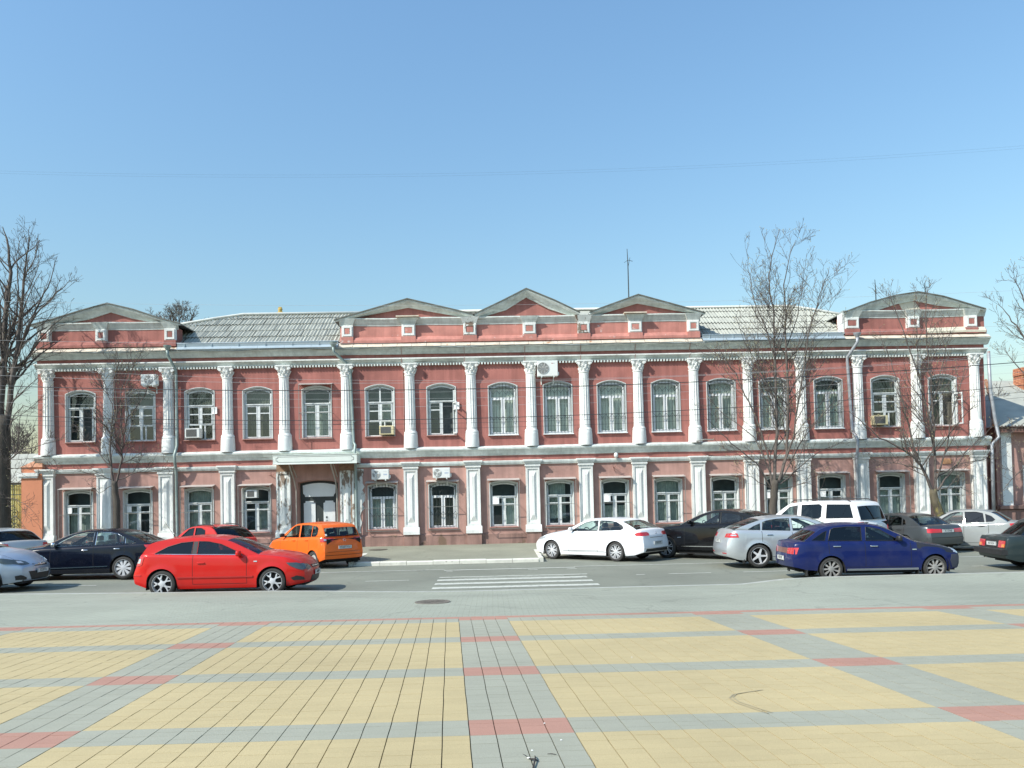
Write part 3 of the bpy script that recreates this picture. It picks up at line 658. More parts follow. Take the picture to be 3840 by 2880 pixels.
# ---- windows
pane_cache={}
def window(cx,z0,z1,w,rise,kind='old',vent=None,open_=None,grille=False,hood=False,ac=None,cur=None,topdiv=False,low=False,dark=False):
    fm=MT['frame'] if kind=='pvc' else MT['oldframe']
    win=bpy.data.objects.new('window',None); C.objects.link(win); win.parent=bld; win.location=(cx,0,z0)
    h=z1-z0; out=arch(0,0,h,w,rise); ins=.06; dep=.15
    inn=[(x*(1-2*ins/w),lerp(z,h*.5,ins*1.3/h)) for x,z in out]
    inn=arch(0,.02,h-.07,w-2*ins,rise*.9)
    n=len(out); b=MB()
    b.add([(x,-.004,z) for x,z in out]+[(x,dep,z) for x,z in inn],[(i,(i+1)%n,(i+1)%n+n,i+n) for i in range(n)])
    b.build('reveal',MT['reveal'],win,fix=False)
    b=MB()   # raised surround
    big=[(x*1.05,z+(.025 if z>.2 else 0)) for x,z in out]
    m_=len(out)-2
    for i in range(1,n):
        a,c=i,(i+1)%n
        b.add([(big[a][0],0,big[a][1]),(big[c][0],0,big[c][1]),(big[c][0],-.025,big[c][1]),(big[a][0],-.025,big[a][1]),(out[a][0],-.025,out[a][1]),(out[c][0],-.025,out[c][1])],[(0,1,2,3),(3,2,5,4)])
    b.build('surround',MT['reveal'],win,fix=False)
    wi=w-2*ins; hw=wi/2; fy0,fy1=dep-.05,dep+.03
    t=.045 if kind=='old' else .055
    zt=h*.66 if kind=='old' else h*.70
    b=MB()
    b.box(-hw,-hw+t,fy0,fy1,.02,h-.07-rise*.6); b.box(hw-t,hw,fy0,fy1,.02,h-.07-rise*.6); b.box(-hw+t,hw-t,fy0,fy1,.02,.02+t)
    ar=[p for p in arch(0,.02,h-.07,wi,rise*.9)][2:]
    for (x0,za),(x1,zb) in zip(ar,ar[1:]): b.add([(x0,fy0,za),(x1,fy0,zb),(x1,fy0,zb-t-.02),(x0,fy0,za-t-.02),(x0,fy1,za-t-.02),(x1,fy1,zb-t-.02)],[(0,1,2,3),(3,2,5,4)])
    b.box(-hw+t,hw-t,fy0-.01,fy1,zt-.035,zt+.035)
    if kind=='old': b.box(-hw,hw,fy0-.05,fy0-.011,zt-.01,zt+.02)
    b.box(-.045,.045,fy0-.012,fy1,.02+t,zt-.035)
    if topdiv: b.box(-.03,.03,fy0,fy1,zt+.035,h-.1)
    b.build('window_frame',fm,win)
    # casements with small upper lights
    lz=lerp(.02+t,zt,.74); lb=.30*h if low else None
    zlo=lb if low else .02+t
    if low:
        b=MB(); b.box(-hw+t,hw-t,fy0-.008,fy1-.02,lb-.03,lb+.03); b.box(.02+ (hw*.25),.07+(hw*.25),fy0-.004,fy1,.02+t,lb-.03); b.build('rail',fm,win)
    gm=MT['glass_d'] if (dark or kind=='old') else MT['glass']
    for s in (-1,1):
        x0,x1=(-hw+t,-.045) if s<0 else (.045,hw-t)
        if open_==s:
            # the leaf stands open towards the street
            b=MB(); L=x1-x0; c0=bpy.data.objects.new('open_casement',None); C.objects.link(c0); 
            for (p,q,r_,u_) in ((0,.05,zlo,zt-.05),(L-.05,L,zlo,zt-.05),(.05,L-.05,zlo,zlo+.05),(.05,L-.05,zt-.1,zt-.05),(.05,L-.05,lz-.02,lz+.02)): b.box(p,q,-.02,.02,r_,u_)
            o=b.build('open_casement',fm,win,loc=(x1 if s>0 else x0,fy0-.03,0)); o.rotation_euler=(0,0,R(-68) if s>0 else R(-112))
            bpy.data.objects.remove(c0); continue
        b=MB(); e=.035
        for (p,q,r_,u_) in ((x0,x0+e,zlo,zt-.035),(x1-e,x1,zlo,zt-.035),(x0+e,x1-e,zlo,zlo+e),(x0+e,x1-e,zt-.035-e,zt-.035)): b.box(p,q,fy0-.02,fy1-.03,r_,u_)
        if kind=='old': b.box(x0+e,x1-e,fy0-.018,fy1-.03,lz-.022,lz+.022)
        b.build('casement',fm,win)
        if kind=='old':
            for (r_,u_) in ((zlo+e,lz-.022),(lz+.022,zt-.035-e)):
                b=MB(); b.add([(x0+e,fy0+.012,r_),(x1-e,fy0+.012,r_),(x1-e,fy0+.012,u_),(x0+e,fy0+.012,u_)],[(0,1,2,3)]); b.build('pane',gm,win,fix=False)
        else:
            b=MB(); b.add([(x0+e,fy0+.012,zlo+e),(x1-e,fy0+.012,zlo+e),(x1-e,fy0+.012,zt-.035-e),(x0+e,fy0+.012,zt-.035-e)],[(0,1,2,3)]); b.build('pane',gm,win,fix=False)
    b=MB(); tp=[(-hw+t,zt+.035),(hw-t,zt+.035)]+[(x*.9,z-t-.02) for x,z in ar]
    b.add([(x,fy0+.014,z) for x,z in tp],[tuple(range(len(tp)))]); b.build('pane',gm,win,fix=False)
    if low:
        b=MB(); b.add([(-hw+t,fy0+.012,.02+t),(hw-t,fy0+.012,.02+t),(hw-t,fy0+.012,lb-.03),(-hw+t,fy0+.012,lb-.03)],[(0,1,2,3)]); b.build('pane',gm,win,fix=False)
    if cur:
        m,fr0,fr1,zc0,zc1=cur
        b=MB(); k=28; xs=[lerp(-hw,hw,lerp(fr0,fr1,i/k)) for i in range(k+1)]
        vs=[(x,.30+.03*math.sin(i*1.9+cx),zc0) for i,x in enumerate(xs)]+[(x,.30+.02*math.sin(i*1.9+cx),min(zc1,h-.1)) for i,x in enumerate(xs)]
        b.add(vs,[(i,i+1,k+2+i,k+1+i) for i in range(k)]); b.build('curtain',m,win,True,fix=False)
    b=MB(); sm=MT['frame'] if kind=='pvc' and not hood else MT['sill']
    b.prof([(-.10,-.03),(-.10,.0),(dep,.03),(dep,-.03)],-w/2-.05,w/2+.05); b.build('sill',sm,win)
    if vent:
        s,sz=vent; b=MB(); q=sz
        for (p,q_,r_,u_) in ((0,.03,0,q),(q-.03,q,0,q),(.03,q-.03,0,.03),(.03,q-.03,q-.03,q)): b.box(p,q_,-.015,.015,r_,u_)
        b.add([(.03,0,.03),(q-.03,0,.03),(q-.03,0,q-.03),(.03,0,q-.03)],[(0,1,2,3)])
        o=b.build('open_vent',MT['frame'],win,loc=((hw-t) if s>0 else (-hw+t),fy0-.03,lz+.0)); o.rotation_euler=(0,0,R(-28) if s>0 else R(-25))
    if grille:
        b=MB(); g=-.01 if not hood else -.01
        for i in range(9):
            x=-hw-.02+(2*hw+.04)*i/8; top=h-.04-rise*(x/(w/2))**2
            b.tube([(x,g,.06),(x,g,top)],.011,4)
        for z_ in (.07,h*.30,h*.92): b.tube([(-hw-.04,g-.01,z_),(hw+.04,g-.01,z_)],.009,4)
        for k_ in range(4):
            xm=-hw+2*hw*(k_+.5)/4; d=hw/4
            for zz in (h*.80,h*.30):
                b.tube([(xm-d,g-.012,zz+.13),(xm,g-.012,zz-.05),(xm+d,g-.012,zz+.13)],.011,4)
        b.build('grille',MT['iron'],win,fix=False)
    if hood:
        hx=w/2+.08; dp=.33 if hood is True else hood
        b=MB(); b.add([(-hx-.02,-dp-.03,h+.035),(hx+.02,-dp-.03,h+.035),(hx+.02,0,h+.11),(-hx-.02,0,h+.11),(-hx-.02,-dp-.03,h+.015),(hx+.02,-dp-.03,h+.015),(hx+.02,0,h+.09),(-hx-.02,0,h+.09)],[(0,1,2,3),(7,6,5,4),(4,5,1,0),(0,3,7,4),(1,5,6,2)])
        b.build('hood',mat('hood_sheet',(.40,.36,.33),.8,.2,3),win,fix=False)
        b=MB(); r_=.011
        for s in (-1,1):
            b.tube([(s*hx,-dp,h+.02),(s*hx,-dp,-.06)],r_*1.4,4); b.tube([(s*hx,-dp,-.06),(s*hx,0,-.06)],r_,4); b.tube([(s*hx,-dp,h*.47),(s*hx,0,h*.47)],r_,4); b.tube([(s*hx,-dp,h),(s*hx,0,h)],r_,4)
        for z_ in (-.06,h*.47): b.tube([(-hx,-dp,z_),(hx,-dp,z_)],r_*1.2,4)
        b.build('cage',MT['cage'],win,fix=False)
    return win
CUR,CUB=MT['curtain'],MT['curtain2']
def U(i,**k): return window(WUX[i],UZ0+(.03 if i<7 else 0),UZ1-(.02 if i in(0,1) else 0),UWid[i],.16,**k)
U(0,open_=1,dark=True); U(1,low=True); U(2,low=True,vent=(1,.28),cur=(CUB,0,1,.3,2.1)); U(3,cur=(CUB,0,1,0,2.1))
U(4,hood=.3,cur=(MT['tulle'],.0,1,.0,1.4)); U(5,low=True,topdiv=True,cur=(MT['tulle'],.5,1,.6,1.45)); U(6,open_=1,vent=(1,.3))
U(7,kind='pvc',grille=True,cur=(CUR,0,1,0,2.2)); U(8,kind='pvc',grille=True,cur=(CUR,0,1,0,2.2)); U(9,kind='pvc',grille=True,cur=(CUR,0,1,0,2.2)); U(10,kind='pvc',grille=True,cur=(MT['curtain'],0,1,0,2.2))
U(11,kind='pvc',grille=True,cur=(CUR,.15,1,0,2.2)); U(12,kind='pvc',grille=True,cur=(CUR,0,1,0,2.2)); U(13,kind='pvc',grille=True,cur=(CUR,.1,.95,0,1.7),dark=True)
U(14,low=True,cur=(CUB,0,1,0,2.1)); U(15,open_=1,cur=(CUB,.5,1,0,2.1))
def Lw(i,**k): return window(WLX[i],LZ0,LZ1,LWid[i],.10,**k)
for i in range(16):
    if i==4: continue
    if i in (5,6): Lw(i,kind='pvc',grille=True,hood=.22,cur=(CUR,0,1,0,1.4) if i==5 else (CUB,0,1,0,1.4),dark=True)
    else:
        TU=MT['tulle']
        cs={0:(TU,0,1,0,1.3),1:(TU,0,.5,0,1.25),2:(TU,0,1,0,1.9),3:(TU,.5,1,0,1.3),7:(CUR,.42,1,0,1.2),8:(TU,.1,.75,.3,1.9),9:(TU,0,1,0,.8),10:(TU,0,1,0,1.9),11:(TU,.0,1,0,1.2),12:(TU,.5,1,0,1.9),13:(CUR,0,.5,0,1.1),14:(CUR,0,1,0,1.2),15:(TU,0,1,0,1.9)}
        Lw(i,hood=True,vent={0:(-1,.24),1:(-1,.24),7:(-1,.3),9:(-1,.3),12:(-1,.24),13:(-1,.24)}.get(i),cur=cs[i])
# ---- the doorway
dr=bpy.data.objects.new('door',None); C.objects.link(dr); dr.parent=bld; dr.location=((DOOR[0]+DOOR[1])/2,0,DOOR[2])
dh=DOOR[3]-DOOR[2]; dw=DOOR[1]-DOOR[0]; dk=mat('dark_green_door_frame',(.03,.038,.035),.55,.2,3); dwm=mat('white_door_panel',(.68,.71,.70),.5,.05,3)
out=arch(0,0,dh,dw,.1); inn=arch(0,0,dh-.04,dw-.08,.1); n=len(out); b=MB()
b.add([(x,-.003,z) for x,z in out]+[(x,.36,z) for x,z in inn],[(i,(i+1)%n,(i+1)%n+n,i+n) for i in range(n)]); b.build('reveal',MT['wall_low'],dr,fix=False)
b=MB(); b.poly_y(inn,.30,.36); b.build('door_frame',dk,dr)
b=MB(); tp=[(-.68,2.28),(-.62,2.22),(-.6,2.14),(.6,2.14),(.62,2.22),(.68,2.28)]; ar=[(x*.83,z-.13) for x,z in arch(0,0,dh,dw,.1)[2:]]
b.poly_y(tp+ar,.27,.299); b.build('transom_panel',dwm,dr)
for s in (-1,1):
    xs=sorted((s*.17,s*.66)); b=MB(); q=[(xs[0],.15),(xs[1],.15),(xs[1],1.87),(xs[1]-.07,1.89),(xs[1]-.08,1.96),(xs[0]+.08,1.96),(xs[0]+.07,1.89),(xs[0],1.87)]
    lf=b.poly_y(q,.27,.299).build('door_leaf',dwm,dr)
    if s>0: b=MB(); b.box(xs[0]+.1,xs[0]+.16,.262,.27,1.22,1.30); b.box(xs[0]+.08,xs[0]+.18,.262,.27,1.12,1.14); b.box(xs[0]+.08,xs[0]+.18,.262,.27,1.08,1.09); b.build('notice',MT['iron'],lf)
b=MB(); b.tube([(-.05,.26,1.0),(-.05,.22,1.0),(-.05,.22,1.2),(-.05,.26,1.2)],.012,6); b.build('handle',MT['cage'],dr)
b=MB(); b.box(DOOR[0]-.25,DOOR[1]+.25,-.45,.3,.2,.36); b.build('door_step',MT['pave'],bld)
# ---- canopy over the door
cn=bpy.data.objects.new('canopy',None); C.objects.link(cn); cn.parent=bld
cx0,cx1,cz0,cz1,cy=-8.87,-5.45,3.84,4.19,-.95
pg=mat('pale_green_white_board',(.66,.72,.66),.6,.05,3)
b=MB(); b.box(cx0,cx1,cy,cy+.03,cz0,cz1); b.box(cx0,cx0+.03,cy+.03,0,cz0,cz1); b.box(cx1-.03,cx1,cy+.03,0,cz0,cz1); b.box(cx0+.03,cx1-.03,cy+.03,0,cz1-.05,cz1-.02)
b.box(cx0-.02,cx1+.02,cy-.02,0,cz1,cz1+.02); b.box(cx0-.01,cx1+.01,cy-.02,cy,cz0-.03,cz0); b.build('fascia_board',pg,cn)
b=MB(); e=.014; x0,x1,z0,z1=cx0+.13,cx1-.13,cz0+.06,cz1-.07; c=.07
P=[(x0+c,z0),(x1-c,z0),(x1-c,z0+c*.8),(x1,z0+c*.8),(x1,z1-c*.8),(x1-c,z1-c*.8),(x1-c,z1),(x0+c,z1),(x0+c,z1-c*.8),(x0,z1-c*.8),(x0,z0+c*.8),(x0+c,z0+c*.8)]
for i in range(len(P)):
    (xa,za),(xb,zb)=P[i],P[(i+1)%len(P)]; b.box(min(xa,xb)-.006,max(xa,xb)+.006,cy-.006,cy,min(za,zb)-.006,max(za,zb)+.006)
b.build('border_line',mat('dark_border',(.08,.09,.08),.7),cn)
for x in (-8.25,-6.55):
    b=MB(); b.tube([(x,cy+.1,cz0),(x+.08,-.35,3.2),(x+.1,-.06,2.75)],[.035,.03,.025],6); b.tube([(x+.1,cy+.1,cz0),(x+.13,-.06,3.3)],.02,5); b.tube([(x+.1,-.07,2.8),(x+.1,-.07,.36)],.028,6); b.build('support',mat('worn_support',(.36,.33,.28),.7,.2,5),cn)
# ---- drainpipes
def drain(x,zt,xb,kink,m,low=.55,yy=-.16):
    t=bpy.data.objects.new('drainpipe',None); C.objects.link(t); t.parent=bld
    b=MB(); b.tube([(x,-.5,zt-.22),(x,-.48,zt-.42),(x+kink,-.2,zt-1.0),(lerp(x+kink,xb,.05),yy,zt-1.2),(lerp(x+kink,xb,.55),yy,(zt+low)/2),(xb,yy-.07,4.6),(xb,yy-.28,4.3),(xb,yy-.22,4.0),(xb,yy-.1,3.6),(xb,yy-.05,low+.1),(xb+.02,yy-.2,low-.1)],.062,10)
    b.build('pipe',m,t,True)
    b=MB(); b.lathe([(.065,-.2),(.10,-.13),(.155,-.05),(.16,0),(.145,0),(.14,-.05)],16,x,-.5,zt-.02); b.build('hopper',m,t,40)
    b=MB()
    for z in (zt-1.5,5.6,3.2,2.0): 
        xx=interp([(low,xb),(4.3,xb),(zt-1.2,x+kink)],z); b.lathe([(.07,-.02),(.075,0),(.07,.02)],12,xx,yy if z>4.4 else yy-.07,z)
    b.build('bracket',m,t,40)
drain(-13.27,8.9,-13.05,.22,MT['pipe']); drain(-6.42,8.92,-5.62,.62,MT['pipe']); drain(15.72,8.95,15.62,-.32,MT['pipe2']); 
b=MB(); b.tube([(21.55,-.2,8.1),(21.6,-.15,6.5),(21.75,-.15,5.2),(21.9,-.15,4.4),(21.55,-.2,4.1),(21.5,-.2,.5)],.07,10); b.build('drainpipe',MT['pipe2'],bld,True)
# cables fixed to the facade
b=MB()
for x in (-3.62,-.98,1.58,3.95,6.28,8.62):
    b.tube([(x,-.40,8.7),(x,-.18,8.45),(x,-.11,8.4),(x,-.11,8.27),(x,-.25,8.22),(x,-.13,8.03),(x+.02,-.02,7.9),(x+.03,-.015,6.4),(x+.02,-.015,4.6)],.013,4)
tag(b.build('earthing_wires',MT['sill'],bld),kind='stuff')
b=MB(); P=[(x,-.41,8.66+.03*math.sin(x*1.3)) for x in fr(-18.7,21,120)]; b.tube(P,.013,4); b.build('cable',MT['iron'],bld)
# ---- things fixed to the facade
def ac_split(x,z,w,h,label,logo=None,fanx=-.18):
    t=thing('air_conditioner',label,'air conditioner',(x,D-.42,z),0,'air conditioner units on the facade')
    b=MB(); b.box(-w/2,w/2,0,.3,0,h); o=b.build('casing',MT['acw'],t)
    mo=o.modifiers.new('b','BEVEL'); mo.width=.02; mo.segments=2
    r=h*.36; b=MB(); b.lathe([(r,-.02),(r,-.004),(.0,-.004)],28,fanx*w/.75,0,h*.52,axis='y'); fo=b.build('fan_opening',MT['grid'],t,fix=False)
    b=MB()
    for q in fr(.2,1,5): b.lathe([(r*q-.006,-.026),(r*q+.004,-.026),(r*q+.004,-.022)],28,fanx*w/.75,0,h*.52,axis='y')
    for k in range(3 if not logo=='round' else 8):
        a=k*2*PI/(3 if not logo=='round' else 8)+.4; c,s=math.cos(a),math.sin(a); x_=fanx*w/.75; u=.045 if logo!='round' else .006
        b.add([(x_-s*u*.3,-.018,h*.52+c*u*.3),(x_+s*u*.3,-.024,h*.52-c*u*.3),(x_+c*r*.95+s*u,-.024,h*.52+s*r*.95-c*u),(x_+c*r*.95-s*u,-.018,h*.52+s*r*.95+c*u)],[(0,1,2,3)])
    b.build('fan_guard',MT['acw'],t,fix=False)
    b=MB()
    for s in (-1,1): b.box(s*w*.3-.02,s*w*.3+.02,-.02,.42,-.05,-.001); b.box(s*w*.3-.02,s*w*.3+.02,.38,.42,-.3,-.05)
    b.build('bracket',MT['acw'],t)
    b=MB(); b.box(w/2,w/2+.05,.05,.2,.05,.18); b.build('valve_cover',MT['acw'],t)
    if logo=='round':
        b=MB(); b.lathe([(.022,-.002),(0,-.003)],12,w*.22,0,h*.82,axis='y'); b.build('logo',mat('logo_red',(.35,.02,.08),.5),t,fix=False)
        text('lettering','LG',.05,mat('logo_grey',(.3,.3,.3),.5),t,(w*.30,-.003,h*.82),(R(90),0,0))
    elif logo:
        text('lettering',logo,.075,mat('logo_blue',(.08,.2,.5),.5),t,(w*.30,-.003,h*.48),(R(90),0,0))
        b=MB(); b.box(w*.16,w*.42,-.002,0,h*.74,h*.77); b.build('name_strip',mat('strip_grey',(.45,.47,.48),.5),t)
    return t
ac_split(2.52,7.33,.86,.66,'large white air conditioner unit under the cornice beside the ninth column','round',-.17)
ac_split(-4.58,3.13,.72,.43,'white air conditioner with a fan above the first ground-floor window right of the door','DAX')
ac_split(-2.03,3.14,.72,.43,'white air conditioner with a fan above the second ground-floor window right of the door','DAX')
ac_split(-14.1,7.24,.62,.47,'white air conditioner unit behind the thin left tree beside the third column',None,0)
def ac_box(x,z,w,h,m,label,dep=.38,stand=0):
    t=thing('window_air_conditioner',label,'air conditioner',(x,D-dep+.1,z),0,'boxed air conditioners in the windows')
    b=MB(); b.box(-w/2,w/2,0,dep,0,h); o=b.build('casing',m,t); mo=o.modifiers.new('b','BEVEL'); mo.width=.015
    b=MB(); b.box(-w/2+.05,w/2-.12,-.006,0,.05,h-.05); b.build('grille_panel',MT['grid'],t)
    b=MB()
    for k in range(7): z_=.06+(h-.13)*k/6; b.box(-w/2+.05,w/2-.12,-.014,-.006,z_,z_+.012)
    b.build('louvre',MT['cage'],t)
ac_box(-4.30,5.02,.60,.37,MT['acc'],'cream boxed air conditioner in the upper window right of the long kinked drainpipe')
ac_box(-12.37,5.04,.60,.40,MT['acw'],'open white and dark air conditioner box in the upper window right of the left drainpipe')
ac_box(16.72,5.02,.62,.40,MT['acc'],'cream air conditioner in the upper window behind the right-hand tree')
ac_box(-9.98,2.48,.46,.34,MT['acw'],'white framed air conditioner in the top light of the ground-floor window left of the door',.3)
# wall lamp, bracket, address plate
t=thing('wall_lamp','small white dome lamp on the red wall above the lower pilasters','lamp',(5.35,D-.2,3.86))
b=MB(); b.lathe([(.0,-.02),(.07,0),(.09,.08),(.08,.16),(.04,.2),(0,.21)],16); b.build('lamp_dome',MT['acw'],t,True); b=MB(); b.box(-.03,.03,.05,.2,.08,.14); b.build('lamp_bracket',MT['iron'],t)
t=thing('flag_bracket','rusty iron bracket sticking out of the wall below the dome lamp','bracket',(5.3,D,3.45))
b=MB(); b.tube([(-.05,0,.0),(0,-.2,.05),(.2,-.3,-.1)],.014,5); b.tube([(0,0,-.15),(-.02,-.2,.0),(.04,-.25,.12)],.014,5); b.tube([(-.1,-.02,.1),(-.1,-.12,-.1)],.012,5); b.build('rod',MT['sill'],t)
t=thing('flag_bracket','rusty iron bracket on the wall just left of the entrance canopy','bracket',(-9.15,D,3.45))
b=MB(); b.tube([(-.15,0,.0),(0,-.15,.0),(.15,-.2,.03)],.016,5); b.tube([(0,0,-.1),(-.02,-.15,.0),(0,-.2,.12)],.014,5); b.build('rod',MT['sill'],t)
o=MB().box(19.45,19.85,-.05,0,3.3,3.52).build('address_plate',mat('orange_plate',(.5,.26,.13),.6,.2,6),None,loc=(0,D,0)); tag(o,'small orange address plate above the last ground-floor window','sign')
# dish arm at belt
t=thing('camera_arm','small grey arm and bracket on the belt cornice behind the middle tree','bracket',(8.95,D-.36,4.44))
b=MB(); b.tube([(-.2,0,.02),(.1,-.1,.08),(.5,-.1,.06)],.03,6); b.build('rod',MT['cage'],t)
# masts on the roof
def mast(px,ytop,ybot,dy,lab,cross=True):
    p=atY(px,ybot,D+dy); q=atY(px-1,ytop,D+dy); t=thing('antenna_mast',lab,'antenna',(p.x,D+dy,p.z-.6)); h=q.z-p.z+.6
    b=MB(); b.tube([(0,0,0),(0,0,h*.75),(-.02,0,h)],[.028,.022,.012],6); b.build('mast',MT['iron'],t)
    if cross:
        b=MB(); b.tube([(-.16,0,h*.78),(.0,0,h*.82),(.22,0,h*.80)],.012,4); b.tube([(0,0,h*.7),(.1,0,h*.86)],.012,4); b.build('cross_arm',MT['iron'],t)
mast(2358,933,1118,1.5,'tall thin aerial mast above the third pediment')
mast(3285,1048,1130,2,'short aerial rod left of the right-hand pediment',False)
mast(3470,1060,1105,2.5,'short aerial with a coil behind the right-hand pediment')
mast(1968,1082,1094,.2,'tiny spike on the tip of the central pediment',False)
p=atY(1051,1176,D+3.2); t=thing('roof_chimney','small yellow vent pipe on the ridge of the left roof','vent pipe',(p.x,p.y,p.z-.25))
ym=mat('yellow_paint',(.5,.36,.1),.7,.15,8); b=MB(); b.lathe([(.12,0),(.1,.3),(.09,.42),(.12,.46),(.0,.47)],10); b.build('pipe',ym,t,True); b=MB(); b.box(-.13,.13,-.1,.1,.25,.31); b.box(-.07,.07,-.06,.06,.44,.55); b.build('cowl',ym,t)
# ============================================================ NEIGHBOURS
# left: orange gate pillar, yellow sheet fence with iron scrollwork
orange=mat('orange_stucco',(.56,.225,.125),.9,.08,2,.3,50)
tile=mat('worn_tile_cap',(.45,.22,.13),.8,.25,6)
PYL=D-.25
x0,z0=at(80,1850,-.25); x1,_=at(157,1850,-.25)
gp=thing('gate_pillar','orange gate pillar with white moulding against the left end of the red building','pillar',((x0+x1)/2,PYL,.1))
w=x1-x0; zt=at(120,1785,-.25)[1]-.1; zc=at(120,1768,-.25)[1]-.1
b=MB(); b.box(-w/2,w/2,0,.8,0,zt+.36); b.build('pillar_shaft',orange,gp)
b=MB(); b.box(-w/2-.12,w/2-.12,-.1,.85,zt-.02,zt+.13); b.box(-w/2-.07,w/2-.15,-.06,.83,zt-.09,zt-.021); b.build('moulding',MT['white'],gp)
zz=zt+.36; b=MB(); b.add([(-w/2-.05,-.05,zz),(w/2+.05,-.05,zz),(w/2+.05,.85,zz),(-w/2-.05,.85,zz),(.05,.35,zz+.34),(.25,.35,zz+.34)],[(0,1,5,4),(1,2,5),(2,3,4,5),(3,0,4),(0,3,2,1)]); b.build('pillar_cap',tile,gp)
fy=D+.1; fz1=at(50,1815,.1)[1]
xf1=at(80,1900,.1)[0]; xf0=xf1-9
fen=thing('fence','yellow sheet fence behind black wrought iron scrollwork left of the orange pillar','fence',(xf1-4.5,fy,.1))
yel=mat('yellow_profiled_sheet',(.60,.55,.23),.6,.06,3)
for i in range(10):
    b=MB(); xa=4.5-(i+1)*.9; P=[]
    for k in range(10):
        u=k*.09; P+=[(xa+u,.16),(xa+u+.03,.16),(xa+u+.045,.13),(xa+u+.075,.13)]
    n=len(P); b.add([(x,y,.15) for x,y in P]+[(x,y,fz1-.1) for x,y in P],[(j,j+1,n+j+1,n+j) for j in range(n-1)]); b.build('fence_sheet',yel,fen,fix=False)
for i in range(9):
    x=4.4-.0-i*.98; 
    if i: b=MB(); b.tube([(x,-.02,0),(x,-.02,fz1+.05)],.035,6); b.build('fence_post',MT['iron'],fen)
b=MB()
for z in (.9,fz1-.55,fz1-.12): b.tube([(-4.5,0,z),(4.5,0,z)],.022,4)
for i in range(18): x=4.2-i*.49; b.tube([(x,0,.2),(x,0,fz1-.1)],.014,4)
b.build('rail',MT['iron'],fen)
b=MB()
for i in range(18):
    for zc_,s in ((1.35,1),(1.95,-1),(1.65,1)):
        x=4.45-i*.49; P=[]
        for k in range(17):
            a=k/16*PI*3; r=.19*(1-k/22); P.append((x-.22+s*r*math.cos(a),-.01,zc_+r*math.sin(a)))
        b.tube(P,.016,4)
tag(b.build('scrollwork',MT['iron'],fen,fix=False),kind='stuff')
b=MB()
for i in range(30): x=4.4-i*.3; P=[(x+.12*math.cos(k/8*2*PI)*(1 if i%2 else -1),-.01,fz1+.12+.12*math.sin(k/8*2*PI)) for k in range(9)]; b.tube(P,.02,4)
b.box(-4.5,4.5,-.02,.02,fz1+.22,fz1+.27); b.build('crest_rail',mat('grey_iron_crest',(.42,.43,.41),.6),fen,fix=False)
# low grey-roofed shed behind the fence
sh=thing('shed','low grey roofed building seen above the yellow fence on the left','building',(-24.5,D+9,.1))
b=MB(); b.box(-4,4,0,4,0,3.6); b.build('wall',mat('grey_render',(.30,.29,.26),.9,.2,2),sh)
b=MB(); b.add([(-4.3,-.3,3.55),(4.3,-.3,3.55),(4.3,2,5.2),(-4.3,2,5.2),(4.3,4.3,3.55),(-4.3,4.3,3.55)],[(0,1,2,3),(3,2,4,5),(0,3,5),(1,4,2)]); b.build('roof',MT['slate'],sh)
# right: low house with white pilaster, slate roof and brick chimney
hx0,_=at(3742,1900,1.2); hy=D+1.2
hs=thing('low_house','low pink house with a slate roof beyond the right end of the red building','building',(hx0,hy,.3))
ez=at(3800,1600,1.2)[1]-.3
b=MB(); b.box(0,14,0,9,-.3,ez); b.build('wall',MT['wall_low'],hs)
b=MB(); xa=at(3752,1800,1.2)[0]-hx0; xb=at(3790,1800,1.2)[0]-hx0; zb_=at(3780,1895,1.2)[1]-.3; b.box(xa,xb,-.14,0,zb_,ez-.0); b.build('corner_pilaster',MT['white'],hs)
b=MB(); b.prof([(-.2,zb_-.16),(-.22,zb_-.02),(0,zb_+.02),(0,zb_-.16)],-.02,14); b.prof([(-.1,-.3),(-.1,zb_-.2),(0,zb_-.2),(0,-.3)],-.01,14); b.build('plinth',MT['plinth'],hs)
xw=at(3836,1800,1.2)[0]-hx0; b=MB(); b.box(xw,xw+1.1,-.03,.02,1.1,2.9)
wd=b.build('window',MT['oldframe'],hs); b=MB(); b.add([(xw+.08,-.035,1.18),(xw+1.02,-.035,1.18),(xw+1.02,-.035,2.82),(xw+.08,-.035,2.82)],[(0,1,2,3)]); b.build('pane',MT['glass_d'],wd,fix=False)
# roof: hip with gable edge rising to the right
rr=MB(); P0=(-.35,-.5,ez-.05); P1=(5.2,4.5,ez+2.6)
rr.add([(-.35,-.5,ez-.02),(14,-.5,ez-.02),(14,4.6,ez+2.7),(2.6,4.6,ez+2.7),(-.35,9.3,ez-.02)],[(0,1,2,3),(0,3,4)]); rr.build('roof',MT['slate'],hs)
b=MB()
for i in range(46):
    x=-.35+i*.15; b.add([(x,-.52,ez-.07),(x+.09,-.52,ez-.07),(x+.075,-.52,ez+.02),(x+.015,-.52,ez+.02)],[(0,1,2,3)])
b.build('eave_edge',mat('dark_eave',(.09,.06,.05),.8,.2,5),hs)
b=MB(); b.box(-.3,14,-.42,-.3,ez-.28,ez-.08); b.build('fascia_board',mat('brown_board',(.17,.09,.07),.8,.2,5),hs)
b=MB(); b.prof([(-.5,ez-.12),(-.42,ez-.12),(4.55,ez+2.62),(4.5,ez+2.72),(-.55,ez+.04)],-.42,-.3); 
b=MB(); b.tube([(-.35,-.5,ez+.03),(1.1,1.8,ez+1.3),(2.6,4.6,ez+2.75)],.08,5); b.build('hip_cap',mat('rusty_board',(.34,.17,.09),.8,.3,8),hs)
hb=thing('dark_roofed_house','dark roofed house between the red building and the brick chimney on the right','building',(24.6,D+9,.3))
za=at(3715,1520,9)[1]-.3; b=MB(); b.box(-2,12,0,6,0,za-.1); b.build('wall',MT['wall_low'],hb)
